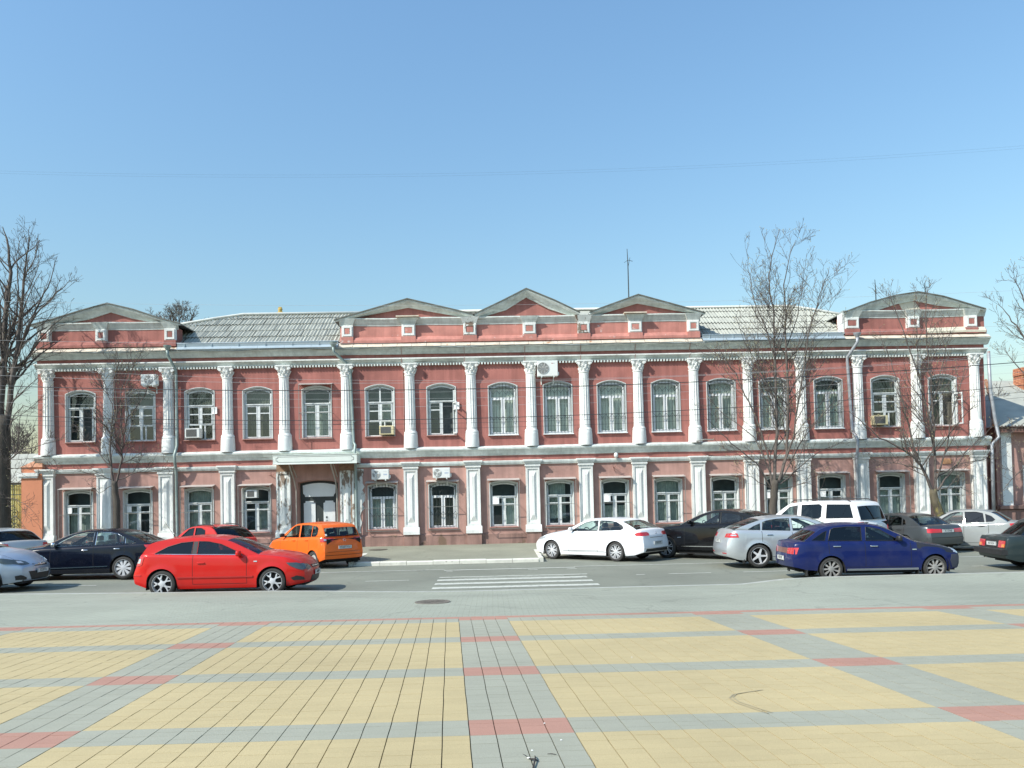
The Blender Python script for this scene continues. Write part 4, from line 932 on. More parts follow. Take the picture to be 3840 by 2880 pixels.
b=MB(); b.add([(-2.3,-.3,za-.4),(12,-.3,za+.1),(12,3,za+2.4),(1.2,3,za+1.0),(-2.3,6,za-.4),(-2.3,-.3,za-1.0),(12,-.3,za-1.0)],[(0,1,2,3),(0,3,4),(0,1,6,5)]); b.build('roof',mat('dark_slate',(.10,.115,.14),.8,.2,3),hb)
b=MB(); b.add([(-2,2.9,za+.2),(12,2.9,za+2.1),(12,2.9,za+2.6),(-.5,2.9,za+.55)],[(0,1,2,3)]); b.build('roof_sheet',MT['slate'],hb)
# chimney of single bricks
cxp,czp=at(3838,1470,5); cy_=D+5
ch=thing('brick_chimney','orange brick chimney standing on the low house roof at the right edge','chimney',(cxp+.1,cy_,czp-1.5))
top=at(3838,1383,5)[1]-(czp-1.5)
bme=None; bmats=[mat('orange_brick_%d'%k,c,.9,.15,12,.4,40) for k,c in enumerate([(.45,.17,.09),(.38,.14,.08),(.5,.21,.11)])]
bb=MB(); bb.box(0,.24,0,.11,0,.065); bms=[bb.mesh('brick',m) for m in bmats]
z=0;row=0
while z<top:
    ex=.05 if (top-z)<.36 and (top-z)>.12 else 0
    wv=.36+ex
    for k in range(3):
        inst('brick',random.choice(bms),ch,(-wv+ (wv*2/3)*k+(.12 if row%2 else 0)*0,-.36-ex,z),None,((wv*2/3-.012)/.24,1,1))
        inst('brick',random.choice(bms),ch,(-wv-.0,-.36-ex+.13+.2*k,z),(0,0,R(0)),(.45,1.7,1))
    z+=.077; row+=1
b=MB(); b.box(-.34,.34,-.34,.34,-.2,top-.02); b.build('mortar_core',mat('mortar',(.33,.26,.2),.9),ch)
# ============================================================ TREES
bark=mat('grey_brown_bark',(.07,.06,.048),.9,.35,9,.9,30,stretch=(1,1,.25))
twigm=mat('thin_branch_bark',(.105,.088,.076),.85,.25,6)
lich=mat('bark_with_lichen',(.10,.085,.055),.9,.35,8,.9,30,stain=(.24,.21,.07),stain_at=.55,stain_scale=5,stretch=(1,1,.5))
budm=mat('yellow_green_buds',(.34,.31,.15),.8,.2,8)
def tree(name,label,Y,leaders,trunk,seed,tilt=.9,dens=1.,twl=1.,group='bare street trees',lichen=False,rmin=.0055,yspread=.9,maxd=3,buds=.35,z0=None,side=.55,lth=.72):
    rnd=random.Random(seed)
    conv=lambda P:[atY(x,y,Y) for x,y in P]
    T=conv([p[:2] for p in trunk]); base=T[0].copy(); base.z=z0 if z0 is not None else PVZ(min(Y,33))-.03
    T[0]=base
    org=base.copy(); t=thing(name,label,'tree',org,0,group)
    tb=MB(); lb=MB(); bb=MB()
    def jag(P,n,amp):
        out=[]
        for i in range(len(P)-1):
            for k in range(n):
                f=k/n; p=P[i].lerp(P[i+1],f)
                if i or k: p=p+Vector([rnd.uniform(-amp,amp) for _ in range(3)])
                out.append(p)
        out.append(P[-1]); return out
    P=jag(T,3,.012); rs=[lerp(trunk[0][2],trunk[-1][2],i/(len(P)-1)) for i in range(len(P))]; rs[0]*=1.35
    tb.tube([p-org for p in P],rs,12)
    zmax=max(atY(x,y,Y).z for l in leaders for x,y in l[0])+.02
    def grow(P,ra,rb,n,depth):
        # P list of world points
        lb.tube([p-org for p in P],[lerp(ra,rb,i/(len(P)-1)) for i in range(len(P))],6 if ra>.03 else (4 if ra>.012 else 3),cap=False)
        L=sum((P[i+1]-P[i]).length for i in range(len(P)-1))
        if depth>=maxd or L<.18:
            if rnd.random()<buds:
                q=P[-1]-org; s=.016; bb.add([q+Vector(v)*s for v in ((1,0,0),(-1,0,0),(0,1,0),(0,-1,0),(0,0,1.6),(0,0,-1))],[(0,2,4),(2,1,4),(1,3,4),(3,0,4),(2,0,5),(1,2,5),(3,1,5),(0,3,5)])
            return
        m=int(n*dens*.88*(L**.75)); 
        for k in range(m):
            f=rnd.uniform(.12,1)if depth else rnd.uniform(.1,1); i=min(int(f*(len(P)-1)),len(P)-2); u=f*(len(P)-1)-i
            p=P[i].lerp(P[i+1],u); d=(P[i+1]-P[i]).normalized()
            a=rnd.uniform(0,2*PI); o=d.orthogonal().normalized(); o.rotate(Matrix.Rotation(a,3,d)); 
            nd=(d*rnd.uniform(.5,1.0)+o*rnd.uniform(.6,1.1)).normalized(); nd.z+=rnd.uniform(.0,.45); nd.y*=yspread; nd.normalize()
            r=max(rmin,lerp(ra,rb,f)*rnd.uniform(.35,.6)); ln=(L*rnd.uniform(.18,.38)*(1.15-f*.75)+.10)*twl
            if depth==0: ln=max(ln,side*rnd.uniform(.7,1.7)*(1.25-.95*f))
            Q=[p]; cur=nd.copy(); ns=5 if depth<2 else 3
            for s in range(ns):
                if Q[-1].z>zmax: break
                cur=(cur+Vector((rnd.uniform(-.25,.25),rnd.uniform(-.25,.25),rnd.uniform(-.15,.28)))).normalized(); Q.append(Q[-1]+cur*(ln/ns))
            if len(Q)<2: continue
            grow(Q,r,max(rmin*.8,r*.35),n*(1.0 if depth==0 else .9),depth+1)
    for l in leaders:
        pts,ra,rb=l[0],l[1]*lth,l[2]*.8; dy=l[3] if len(l)>3 else rnd.uniform(-.8,.8)
        Q=[]; n=len(pts)
        for i,(x,y) in enumerate(pts): Q.append(atY(x,y,Y+dy*i/(n-1)))
        Q=jag(Q,3,.03+.02*len(l)*0)
        grow(Q,ra,rb,l[4] if len(l)>4 else 5.,0)
    tb.build('trunk',lich if lichen else bark,t,True)
    lb.build('branches',twigm,t,True,fix=False)
    if bb.v: tag(bb.build('buds',budm,t,fix=False),kind='stuff')
    return t
tree('bare_tree','tall bare tree with twin upright stems in front of the right half of the building',30.2,[
 ([(2905,1800),(2907,1700),(2914,1579),(2909,1481),(2905,1363),(2901,1285),(2905,1207),(2893,1128),(2880,1040),(2895,960),(2925,862)],.09,.012,.2,5.5),
 ([(2918,1810),(2952,1700),(2956,1579),(2958,1481),(2948,1363),(2946,1265),(2948,1167),(2940,1070),(2960,960),(2985,900)],.085,.01,-.2,5.5),
 ([(2895,1820),(2880,1700),(2835,1560),(2790,1480),(2760,1400),(2700,1340),(2650,1300)],.06,.008,.7),
 ([(2905,1340),(2870,1230),(2830,1130),(2810,1040),(2800,940)],.04,.008,.5),
 ([(2925,1800),(2975,1640),(3005,1450),(3030,1260),(3050,1180),(3085,1080),(3110,1000)],.055,.008,-.6),
 ([(2950,1300),(2990,1180),(3010,1080),(3025,950)],.035,.007,.4),
 ([(2893,1830),(2840,1740),(2740,1660),(2690,1610),(2640,1560)],.045,.007,-.6),
 ([(2900,1800),(2830,1640),(2720,1560),(2660,1500)],.04,.007,.8),
 ([(2925,1815),(3010,1740),(3080,1690),(3200,1640)],.045,.007,.5),
 ([(2930,1800),(3000,1660),(3080,1560),(3130,1500)],.04,.007,-.8),
 ([(2895,1835),(2820,1790),(2750,1760)],.03,.007,-.4),([(2925,1835),(3020,1810),(3080,1830)],.03,.006,.3),
 ([(2900,1500),(2850,1380),(2790,1280),(2760,1190)],.035,.007,-.5),([(2958,1480),(3010,1380),(3060,1300),(3110,1240)],.035,.007,.5)],
 [(2903,2010,.155),(2900,1900,.15),(2903,1850,.15),(2908,1800,.13)],3,buds=.45,dens=1.12,side=.95)
tree('bare_tree','bare tree with a lichen covered leaning forked trunk at the right end of the building',30.2,[
 ([(3495,1840),(3460,1760),(3430,1715),(3380,1680),(3300,1640),(3240,1590),(3180,1540)],.085,.01,-.4,6),
 ([(3440,1730),(3420,1650),(3400,1560),(3370,1450),(3340,1350),(3300,1260)],.06,.008,.4),
 ([(3505,1840),(3508,1760),(3500,1650),(3480,1540),(3455,1450),(3420,1330),(3380,1230),(3340,1120),(3330,1080)],.08,.008,.3),
 ([(3500,1700),(3500,1550),(3492,1420),(3478,1300),(3470,1180),(3480,1080),(3500,1060)],.06,.007,-.3),
 ([(3515,1840),(3560,1780),(3620,1700),(3680,1640),(3720,1600)],.06,.008,.5),
 ([(3510,1800),(3550,1680),(3570,1560),(3600,1450),(3620,1350)],.05,.008,-.5),
 ([(3510,1790),(3600,1740),(3700,1720),(3800,1660)],.04,.006,.6),
 ([(3490,1500),(3530,1380),(3560,1260),(3590,1150)],.035,.006,.5),([(3440,1400),(3440,1280),(3430,1160),(3440,1090)],.03,.006,.2),
 ([(3455,1760),(3380,1740),(3300,1730),(3200,1720)],.04,.006,.7),([(3520,1835),(3600,1830),(3660,1860)],.03,.006,-.4)],
 [(3550,1990,.19),(3530,1940,.17),(3505,1880,.15),(3500,1835,.14)],5,lichen=True,buds=.4,dens=1.15,side=.85)
tree('bare_tree','slender bare tree in front of the left wing of the building',30.2,[
 ([(425,1810),(412,1700),(415,1600),(425,1540),(400,1460),(380,1400)],.06,.008,.3),
 ([(415,1640),(440,1540),(430,1440),(445,1360),(430,1290)],.045,.007,-.2),
 ([(438,1805),(455,1720),(462,1640),(478,1560),(470,1450),(500,1370),(530,1320)],.06,.008,-.3),
 ([(455,1680),(452,1560),(455,1460),(480,1380),(470,1290)],.04,.007,.3),
 ([(425,1800),(360,1775),(260,1765),(180,1760)],.035,.006,-.4),([(420,1760),(370,1700),(320,1660),(290,1600)],.035,.006,.5),
 ([(440,1800),(520,1770),(600,1765),(660,1740)],.035,.006,.4),([(450,1740),(520,1710),(600,1700)],.03,.006,-.5),
 ([(425,1820),(370,1850),(340,1810)],.02,.006,.2),([(475,1570),(530,1500),(560,1440),(600,1400)],.03,.006,.2),([(405,1480),(360,1420),(340,1370)],.025,.006,.2)],
 [(440,1990,.125),(437,1880,.115),(432,1840,.11),(430,1805,.10)],8,buds=.35,side=.6,dens=1.35)
tree('bare_tree','large old bare tree with a dark thick trunk at the left edge of the picture',31.5,[
 ([(0,1560),(8,1420),(18,1280),(20,1150),(40,1020),(30,900),(10,850)],.22,.015,.3,6),
 ([(30,1560),(45,1420),(70,1300),(78,1180),(88,1060),(100,950),(112,880)],.16,.012,-.3,6),
 ([(40,1400),(80,1300),(110,1220),(150,1130),(190,1050),(215,960)],.09,.01,.4,6),
 ([(70,1300),(120,1200),(175,1140),(230,1080),(262,1050)],.06,.008,-.4,6),
 ([(35,1480),(80,1380),(140,1280),(200,1220),(270,1160)],.07,.008,.5,6),
 ([(20,1560),(70,1480),(120,1440),(145,1410)],.05,.008,-.6,6),
 ([(-10,1450),(-60,1300),(-100,1150),(-90,1000)],.15,.01,.6,5),
 ([(15,1740),(60,1700),(110,1680),(180,1660),(245,1640)],.045,.006,-.9,6),
 ([(20,1640),(50,1560),(90,1520),(130,1530)],.04,.006,-.7,6),
 ([(0,1860),(50,1870),(90,1885),(125,1920)],.03,.006,-1,7),([(10,1760),(70,1755),(150,1765)],.03,.006,-.9,7),
 ([(25,1280),(60,1180),(70,1080),(60,960),(75,900)],.06,.008,.4,6),([(90,1050),(130,960),(150,900)],.04,.007,.2,6)],
 [(5,2030,.36),(5,1850,.31),(8,1700,.29),(12,1560,.27)],11,dens=1.0,buds=.2,maxd=3,side=.95)
tree('bare_tree','bare tree whose branches reach in from beyond the right edge of the picture',28.5,[
 ([(3960,1500),(3920,1380),(3860,1290),(3810,1220),(3770,1170),(3740,1130)],.07,.008,.3,6),
 ([(3970,1450),(3900,1300),(3860,1180),(3820,1080),(3800,1040)],.06,.008,-.3,6),
 ([(3960,1550),(3880,1440),(3800,1360),(3760,1300)],.05,.007,.4,6),
 ([(3960,1700),(3860,1740),(3790,1800),(3745,1860)],.04,.006,-.4,6),([(3960,1620),(3880,1560),(3820,1600),(3770,1640)],.04,.006,.3,6),
 ([(3970,1400),(3960,1200),(3920,1050),(3880,950)],.07,.008,.3,6)],
 [(3975,2050,.2),(3975,1800,.18),(3970,1600,.16),(3965,1480,.13)],14,buds=.4,side=.5)
tree('distant_tree','small bushy bare tree top showing behind the roof left of the slates',60,[
 ([(655,1300),(650,1240),(640,1190),(632,1145)],.06,.015,.5,7),([(660,1290),(672,1220),(680,1170),(690,1140)],.06,.015,-.5,7),
 ([(658,1300),(625,1240),(612,1200),(600,1180)],.05,.015,.3,7),([(662,1300),(700,1240),(715,1200),(722,1180)],.05,.015,-.3,7),([(660,1300),(660,1220),(662,1150)],.07,.015,0,7)],
 [(660,1500,.2),(660,1400,.15),(660,1300,.1)],21,group='bare trees behind the buildings',z0=0,buds=.9,rmin=.011,side=1.3,dens=1.1)
for k,(x,y,w) in enumerate(((3728,1450,30),(3690,1500,22))):
    tree('distant_tree',['bare bush top rising above the dark roof right of the building','smaller bare bush close to the right end of the building'][k],D+4+5*k,[
     ([(x,y+110),(x-5,y+50),(x-12,y-20)],.04,.01,.2,5),([(x,y+110),(x+12,y+40),(x+w,y-30)],.04,.01,-.2,5),([(x,y+110),(x-14,y+60),(x-w,y+10)],.03,.01,.2,5),([(x,y+100),(x+20,y+60),(x+w+15,y+20)],.03,.01,.2,5)],
     [(x,y+300,.1),(x,y+200,.09),(x,y+110,.07)],31+k,group='bare trees behind the buildings',z0=0,buds=.6,rmin=.009,side=.5)
for k,(x,y,s) in enumerate(((-10,1620,1.),(60,1560,.9),(110,1640,.8),(-60,1500,1.2))):
    tree('distant_tree',['bare background tree low behind the fence at the left edge','taller bare background tree between the thick trunk and the building','bare background tree nearest to the left corner of the building','tall bare background tree mostly beyond the left edge'][k],55+6*k,[
     ([(x,y+160),(x-12*s,y+90),(x-20*s,y+20)],.12,.02,.5,5),([(x,y+160),(x+10*s,y+80),(x+16*s,y)],.12,.02,-.5,5),([(x,y+160),(x-30*s,y+110),(x-50*s,y+60)],.1,.02,.3,5),([(x,y+160),(x+30*s,y+110),(x+48*s,y+70)],.1,.02,-.3,5)],
     [(x,y+420,.3),(x,y+300,.25),(x,y+160,.18)],41+k,group='bare trees behind the buildings',z0=0,buds=.3,rmin=.014,side=1.4,dens=1.1)
# ============================================================ OVERHEAD WIRES
wl=mat('bright_wire',(.42,.44,.45),.5,.05,2); wd_=mat('dark_cable',(.03,.035,.04),.6,.05,2)
def wire(pts,Y,r,m,label):
    P=[]; xs=[p[0] for p in pts]
    for x in fr(-200,4040,60):
        # quadratic through three points
        (a,ya),(b_,yb),(c,yc)=pts
        y=ya*(x-b_)*(x-c)/((a-b_)*(a-c))+yb*(x-a)*(x-c)/((b_-a)*(b_-c))+yc*(x-a)*(x-b_)/((c-a)*(c-b_))
        P.append(atY(x,y,Y))
    b=MB(); b.tube(P,r,5,cap=False); tag(b.build('overhead_wire',m,None,True,fix=False),label,'wire','wires strung above the street')
wire([(0,641),(1000,656),(3840,546)],24,.0012,wd_,'thin upper wire of the pair crossing the open sky')
wire([(0,650),(1000,665),(3840,556)],24,.0012,wd_,'thin lower wire of the pair crossing the open sky')
wire([(0,1130),(1300,1146),(3840,1088)],24,.0028,wl,'faint wire level with the pediment tops')
wire([(0,1447),(1300,1464),(3840,1357)],22,.011,wd_,'thickest dark cable crossing the upper windows')
wire([(0,1556),(1300,1576),(3840,1444)],22,.0085,wd_,'dark cable crossing the middle of the upper windows')
wire([(0,1408),(1300,1437),(3840,1330)],23,.0035,wl,'bright wire just above the thickest dark cable')
wire([(0,1375),(1000,1420),(3840,1322)],25,.0028,wl,'highest bright wire crossing the capitals on the left')
wire([(0,1460),(1300,1474),(3840,1366)],25,.0028,wl,'bright wire just below the thickest dark cable')
wire([(0,1478),(1300,1497),(3840,1395)],24,.0028,wl,'bright wire at the arches of the upper windows')
wire([(0,1508),(1300,1527),(3840,1420)],24,.0028,wl,'bright wire across the transoms of the upper windows')
wire([(0,1572),(1300,1592),(3840,1470)],24,.0045,wd_,'thin dark wire just below the lower dark cable')
wire([(0,1590),(1300,1611),(3840,1490)],24,.0045,wd_,'lowest dark wire crossing the upper windows')
wire([(0,1276),(1300,1288),(3840,1218)],26,.0035,wl,'bright wire crossing the attic walls')
# ============================================================ CARS
def paint_(name,c,metal=0,rough=.32,dust=.12):
    m,nt,b=newmat(name); co=mapping(nt)
    g=nz(nt,3,6,co,.6); k=ramp(nt,g,[(.45,0.),(.8,dust)])
    nt.links.new(mixc(nt,k,c,(.16,.145,.12)),b.inputs['Base Color'])
    b.inputs['Metallic'].default_value=metal; b.inputs['Roughness'].default_value=rough
    b.inputs['Coat Weight'].default_value=.45; b.inputs['Coat Roughness'].default_value=.04; b.inputs['Specular IOR Level'].default_value=.12; return m
tyre=mat('dusty_tyre',(.035,.034,.032),.85,.25,8); 
alloy=mat('alloy',(.56,.57,.58),.35,.05,3,metal=.1); dull=mat('dusty_hub',(.27,.265,.25),.55,.2,6,metal=.1)
plast=mat('black_plastic',(.02,.02,.021),.5,.2,5); under=mat('underbody',(.012,.012,.012),.9,.2,5); seam=mat('panel_gap',(.008,.008,.008),.9,.1,5)
redl=mat('red_lamp',(.5,.015,.02),.25,.05,3,coat=1); clearl=mat('clear_lamp',(.55,.58,.6),.08,.1,8,metal=.5,coat=1); amber=mat('amber_lamp',(.65,.2,.03),.15,.05,3,coat=1); darkl=mat('dark_lamp',(.05,.065,.07),.08,.2,8,coat=1)
chrome=mat('chrome',(.75,.76,.78),.12,.02,3,metal=1); plate=mat('number_plate',(.62,.64,.62),.4,.03,3); ink=mat('plate_ink',(.02,.02,.02),.6)
seatg=mat('grey_seat',(.10,.105,.11),.9,.15,4); seatc=mat('cream_seat',(.42,.38,.30),.9,.1,4)
GL={'clear':glassmat('clear_car_glass',(.74,.84,.80),.05),'mid':glassmat('tinted_car_glass',(.34,.40,.39),.05),'dark':glassmat('dark_car_glass',(.03,.035,.04),.045)}
hull_y=None
def rounded_box(x0,x1,y0,y1,z0,z1,r):
    bm=bmesh.new(); bmesh.ops.create_cube(bm,size=1)
    for v in bm.verts: v.co=Vector((lerp(x0,x1,v.co.x+.5),lerp(y0,y1,v.co.y+.5),lerp(z0,z1,v.co.z+.5)))
    bmesh.ops.bevel(bm,geom=bm.edges[:],offset=r,segments=2,affect='EDGES',profile=.6)
    vs=[v.co.copy() for v in bm.verts]; fs=[[v.index for v in f.verts] for f in bm.faces]; bm.free(); return vs,fs
def wheel_meshes(wr,n,style,rm,wd=.2):
    b=MB(); w=wd/2; b.lathe([(wr*.68,-w*.9),(wr*.73,-w),(wr*.86,-w*1.04),(wr*.96,-w*.9),(wr,-w*.6),(wr,w*.6),(wr*.96,w*.9),(wr*.86,w*1.04),(wr*.73,w),(wr*.68,w*.9)],36,axis='y'); T=b.mesh('tyre',tyre,smooth=40,fix=False)
    b=MB(); q=wr*.745; b.lathe([(q,w*.98),(q*.95,w*1.0),(q*.92,w*.7),(q*.9,-w*.3),(q*.9,-w*.9)],32,axis='y')
    y0=w*.72
    def spoke(a,r0_,r1_,w0,w1,sk=0):
        c,s=math.cos(a),math.sin(a); c2,s2=math.cos(a+sk),math.sin(a+sk)
        P=[]
        for rr,ww,(cc,ss) in ((r0_,w0,(c,s)),(r1_,w1,(c2,s2))):
            for sg in (-1,1):
                P.append((rr*cc-sg*ww*ss,rr*ss+sg*ww*cc))
        top=[(x,y0+ (.012 if i<2 else .0),z) for i,(x,z) in enumerate(P)]; bot=[(x,y0-.04,z) for x,z in P]
        b.add(top+bot,[(0,1,3,2),(0,2,6,4),(1,5,7,3),(4,6,7,5),(0,4,5,1),(2,3,7,6)])
    R1=q*.94
    for k in range(n):
        a=2*PI*k/n+.3
        if style=='Y': spoke(a,.04,R1*.55,.026,.02); spoke(a,R1*.5,R1,.018,.014,.28); spoke(a,R1*.5,R1,.018,.014,-.28)
        elif style=='star': spoke(a,.04,R1,.03,.022)
        elif style=='V': spoke(a-.06,.05,R1,.014,.014,-.12); spoke(a+.06,.05,R1,.014,.014,.12)
        elif style=='petal': spoke(a,.05,R1,.010,.026)
        elif style=='blade': spoke(a,.05,R1,.02,.045)
        elif style=='thin': spoke(a,.04,R1,.014,.012)
    b.lathe([(.075,y0-.03),(.07,y0+.008),(.04,y0+.016),(0,y0+.016)],16,axis='y')
    if style=='steel': b.lathe([(R1,y0-.04),(R1*.8,y0-.01),(R1*.55,y0+.01),(R1*.4,y0-.01),(.05,y0)],24,axis='y')
    Rm=b.mesh('rim',rm,smooth=35,fix=False)
    b=MB(); b.lathe([(R1,y0-.07),(.0,y0-.07)],24,axis='y'); b.lathe([(R1*.7,y0-.05),(.05,y0-.05)],20,axis='y'); Bk=b.mesh('brake_disc',under if style!='steel' else dull,fix=False)
    return T,Rm,Bk
def car(sp):
    L,W_,wb,fo,wr=sp['L'],sp['W'],sp['wb'],sp['fo'],sp['wr']; ro=L-wb-fo; al=R(sp['a']); side=sp.get('near',1)
    Rw=wr+sp.get('gap',.045)
    # anchor: near rear (or front) wheel contact
    px,Ya=sp['at']; Xa=atY(px,2150,Ya).x
    lx=-(L/2-ro) if not sp.get('front') else (L/2-fo); ly=side*(W_/2-.1)
    ca,sa=math.cos(al),math.sin(al); cx=Xa-(lx*ca-ly*sa); cy=Ya-(lx*sa+ly*ca)
    zg=(rz(cx)+.002) if sp.get('group')==PK else sp.get('z',rz(cx)+.002)
    t=thing(sp['name'],sp['label'],'car',(cx,cy,zg),al,sp.get('group'))
    pm=paint_(sp['name']+'_paint',sp['col'],sp.get('metal',0),sp.get('rough',.3),sp.get('dust',.12))
    sill=sp.get('sill') or [(0,.26),(.3,.22),(.8,.19),(L-.8,.19),(L-.3,.24),(L,.32)]
    zsP=sp['zs']; crf,crr=sp.get('crown',(.06,.04))
    S_=sp['gh']; fx,bx=S_[0][0],S_[-1][0]
    rf_,rr_=sp.get('round',(.75,.5)); cf,cr_=sp.get('corner',(.17,.13))
    def hw(x):
        h=1-cf*max(0,(rf_-x)/rf_)**2.3-cr_*max(0,(rr_-(L-x))/rr_)**2.3
        return W_/2*h
    def zs(x): return sinterp(zsP,x)
    xcs=(fo,L-ro)
    def zb(x):
        z=interp(sill,x)
        for xc in xcs:
            d=abs(x-xc)
            if d<Rw: z=max(z,wr+math.sqrt(Rw*Rw-d*d))
        return z
    def side_y(x,z):
        zt=zs(x); zm=.52; h=hw(x)
        k=1-.07*max(0,(zm-z)/(zm-.15))**2 if z<zm else 1-.045*min(1,((z-zm)/max(.1,zt-zm)))**2
        y=h*k
        f=(z-(zt-.07))/.07
        if f>0: y-=.035*min(1,f)**2
        for xc in xcs:
            d=math.hypot(x-xc,z-wr)
            if d<Rw+.10: y+=.016*(1-(d-Rw)/.10)**1.0*(1 if d>=Rw else 1)
        for (zc_,am) in sp.get('crease',()):
            y+=am*max(0,1-abs(z-zc_)/.04)
        return y
    nf=sp.get('nose',[(.15,.12),(.3,.02),(.45,0),(.6,.01),(.8,.1)]); nr=sp.get('tail',[(.2,.12),(.35,.02),(.5,0),(.62,.02),(.95,.08)]); bf,br=sp.get('bulge',(.17,.09))
    def warp(x,y,z):
        a=max(0,1-x/.6); b_=max(0,1-(L-x)/.45); u=min(1,abs(y)/(W_/2))
        x2=x
        if a>0: x2+= a*(bf*u*u+interp(nf,z))
        if b_>0: x2-= b_*(br*u*u+interp(nr,z))
        return (L/2-x2,y,z)
    doors=sp.get('doors',[]); dset=sorted({d for p in doors for d in p})
    st=set(fr(0,L,44))|{fx,bx}|{.02,.05,.09,.14,L-.02,L-.05,L-.09,L-.14}
    for d in dset: st={s for s in st if abs(s-d)>.03}
    for xc in xcs:
        st={s for s in st if not(abs(s-xc)<Rw+.03)}
        for k in range(15): st.add(xc-Rw*math.cos(PI*k/14)*.9999)
        st.add(xc-Rw-.008); st.add(xc+Rw+.008)
    for d in dset: st={s for s in st if abs(s-d)>.012}; st|={d-.006,d+.006}
    st=sorted(st); rfr=[0,.06,.13,.145,.27,.4,.53,.66,.78,.87,.93,.97,1.0]
    nr_=len(rfr); uc=[1,.97,.93,.92,.75,.5,.25,0]
    cols=[u for u in uc]+[-u for u in uc[-2::-1]]
    def topz(x,u): 
        cr_x=lerp(crf,crr,min(1,max(0,(x-fx)/(bx-fx)))); 
        return zs(x)+cr_x*(1-abs(u)**2.6)*(min(1,.35+x/.5) if x<fx else min(1,.4+(L-x)/.4))
    body=MB(); hood=MB(); boot=MB(); dmb={}
    def sidept(x,f,s): z=lerp(zb(x),zs(x),f); return warp(x,s*side_y(x,z),z)
    allv=[];allf=[]
    def quad(mb,pts,mi=0): mb.add(pts,[(0,1,2,3)],mi)
    for s in (1,-1):
        for i in range(len(st)-1):
            x0,x1=st[i],st[i+1]; gapc=any(abs(x0-(d-.006))<1e-6 for d in dset)
            ind=None
            for k,(a,c) in enumerate(doors):
                if x0>=a+.005 and x1<=c-.005: ind=k
            for j in range(nr_-1):
                P=[sidept(x0,rfr[j],s),sidept(x1,rfr[j],s),sidept(x1,rfr[j+1],s),sidept(x0,rfr[j+1],s)]
                if s<0: P=P[::-1]
                if gapc and j>=2: quad(body,P,1)
                elif sp.get('hoodmat') and x1<=fx+.001 and x0>=.1 and j>=8: quad(hood,P)
                elif ind is not None and j==2: quad(body,P,1)
                elif ind is not None and j>=3: quad(dmb.setdefault((ind,s),MB()),P)
                else: quad(body,P)
    nc=len(cols)
    for i in range(len(st)-1):
        x0,x1=st[i],st[i+1]
        for j in range(nc-1):
            u0,u1=cols[j],cols[j+1]; inner=max(abs(u0),abs(u1))<=.921
            gapu=sorted((round(abs(u0),3),round(abs(u1),3)))==[.92,.93]
            if x0>=fx-.001 and x1<=bx+.001:
                if max(abs(u0),abs(u1))<.99: continue
                if min(abs(u0),abs(u1))<.96: continue
            P=[]
            for (x,u) in ((x0,u0),(x1,u0),(x1,u1),(x0,u1)):
                ys=side_y(x,zs(x)); P.append(warp(x,ys*u,topz(x,u)))
            P=P[::-1]
            onh=x1<=fx+.001 and x0>=.085; onb=x0>=bx-.001 and x1<=L-.015
            if onb and L-bx<.35: quad(body,P)
            elif (onh or onb) and gapu: quad(body,P,1)
            elif onh and inner: quad(hood,P)
            elif onb and inner: quad(boot,P)
            else: quad(body,P)
    for xe,rev in ((0,True),(L,False)):
        for i in range(nr_-1):
            for j in range(nc-1):
                P=[]
                for f,u in ((rfr[i],cols[j]),(rfr[i+1],cols[j]),(rfr[i+1],cols[j+1]),(rfr[i],cols[j+1])):
                    z0,z1=zb(xe),topz(xe,u); z=lerp(z0,z1,f); zz=lerp(z0,zs(xe),f); y=side_y(xe,zz)*u; P.append(warp(xe,y,z))
                quad(body,P if not rev else P[::-1])
    # greenhouse
    tum=sp.get('tumble',.30)
    def gy(x,z): return side_y(x,zs(x))-.03-tum*max(0,z-zs(x))
    cd=sp['ghc']; dn=[];nseg=len(S_)-1
    for i in range(nseg):
        for k in range(5):
            f=k/5; dn.append((lerp(S_[i][0],S_[i+1][0],f),lerp(S_[i][1],S_[i+1][1],f),lerp(cd[i][0],cd[i+1][0],f),lerp(cd[i][1],cd[i+1][1],f),i+f))
    dn.append((S_[-1][0],S_[-1][1],cd[-1][0],cd[-1][1],nseg))
    # round the polyline slightly
    for _ in range(2):
        d2=[dn[0]]
        for i in range(1,len(dn)-1):
            d2.append(tuple((dn[i-1][k]+2*dn[i][k]+dn[i+1][k])/4 for k in range(4))+(dn[i][4],))
        d2.append(dn[-1]); dn=d2
    gu=[1,.985,.95,.88,.7,.45,.2,0]; gcols=gu+[-u for u in gu[-2::-1]]
    wsr=sp.get('ws',(0,1)); rwr=sp.get('rw',(nseg-1,nseg))
    roof=MB(); wsg=MB(); rwg=MB()
    def gpt(d,u):
        x,z,dx,dz,_=d; y=max(.05,gy(x,z))*u
        zz=z+dz*(1-abs(u)**3); xx=x+dx*(1-u*u); return warp(xx,y,zz)
    for a,c in zip(dn,dn[1:]):
        mid=(a[4]+c[4])/2
        for u0,u1 in zip(gcols,gcols[1:]):
            P=[gpt(a,u0),gpt(c,u0),gpt(c,u1),gpt(a,u1)][::-1]; inn=max(abs(u0),abs(u1))<=(.951)
            if inn and wsr[0]<mid<wsr[1]-.12: quad(wsg,P)
            elif inn and rwr[0]+.12<mid<rwr[1]-.0: quad(rwg,P)
            else: quad(roof,P)
    cowl=MB()
    for u0,u1 in zip(gcols,gcols[1:]):
        def bt(x,u): return warp(x,side_y(x,zs(x))*u,topz(x,u))
        quad(roof,[gpt(dn[-1],u0),bt(bx,u0),bt(bx,u1),gpt(dn[-1],u1)]); quad(cowl,[gpt(dn[0],u0),bt(fx,u0),bt(fx,u1),gpt(dn[0],u1)])
    wins=sp['wins']; top=[(d[0],d[1]) for d in dn]
    bot=[(x,zs(x)-.0) for x in fr(bx,fx,8)][1:-1]
    outer=top+bot
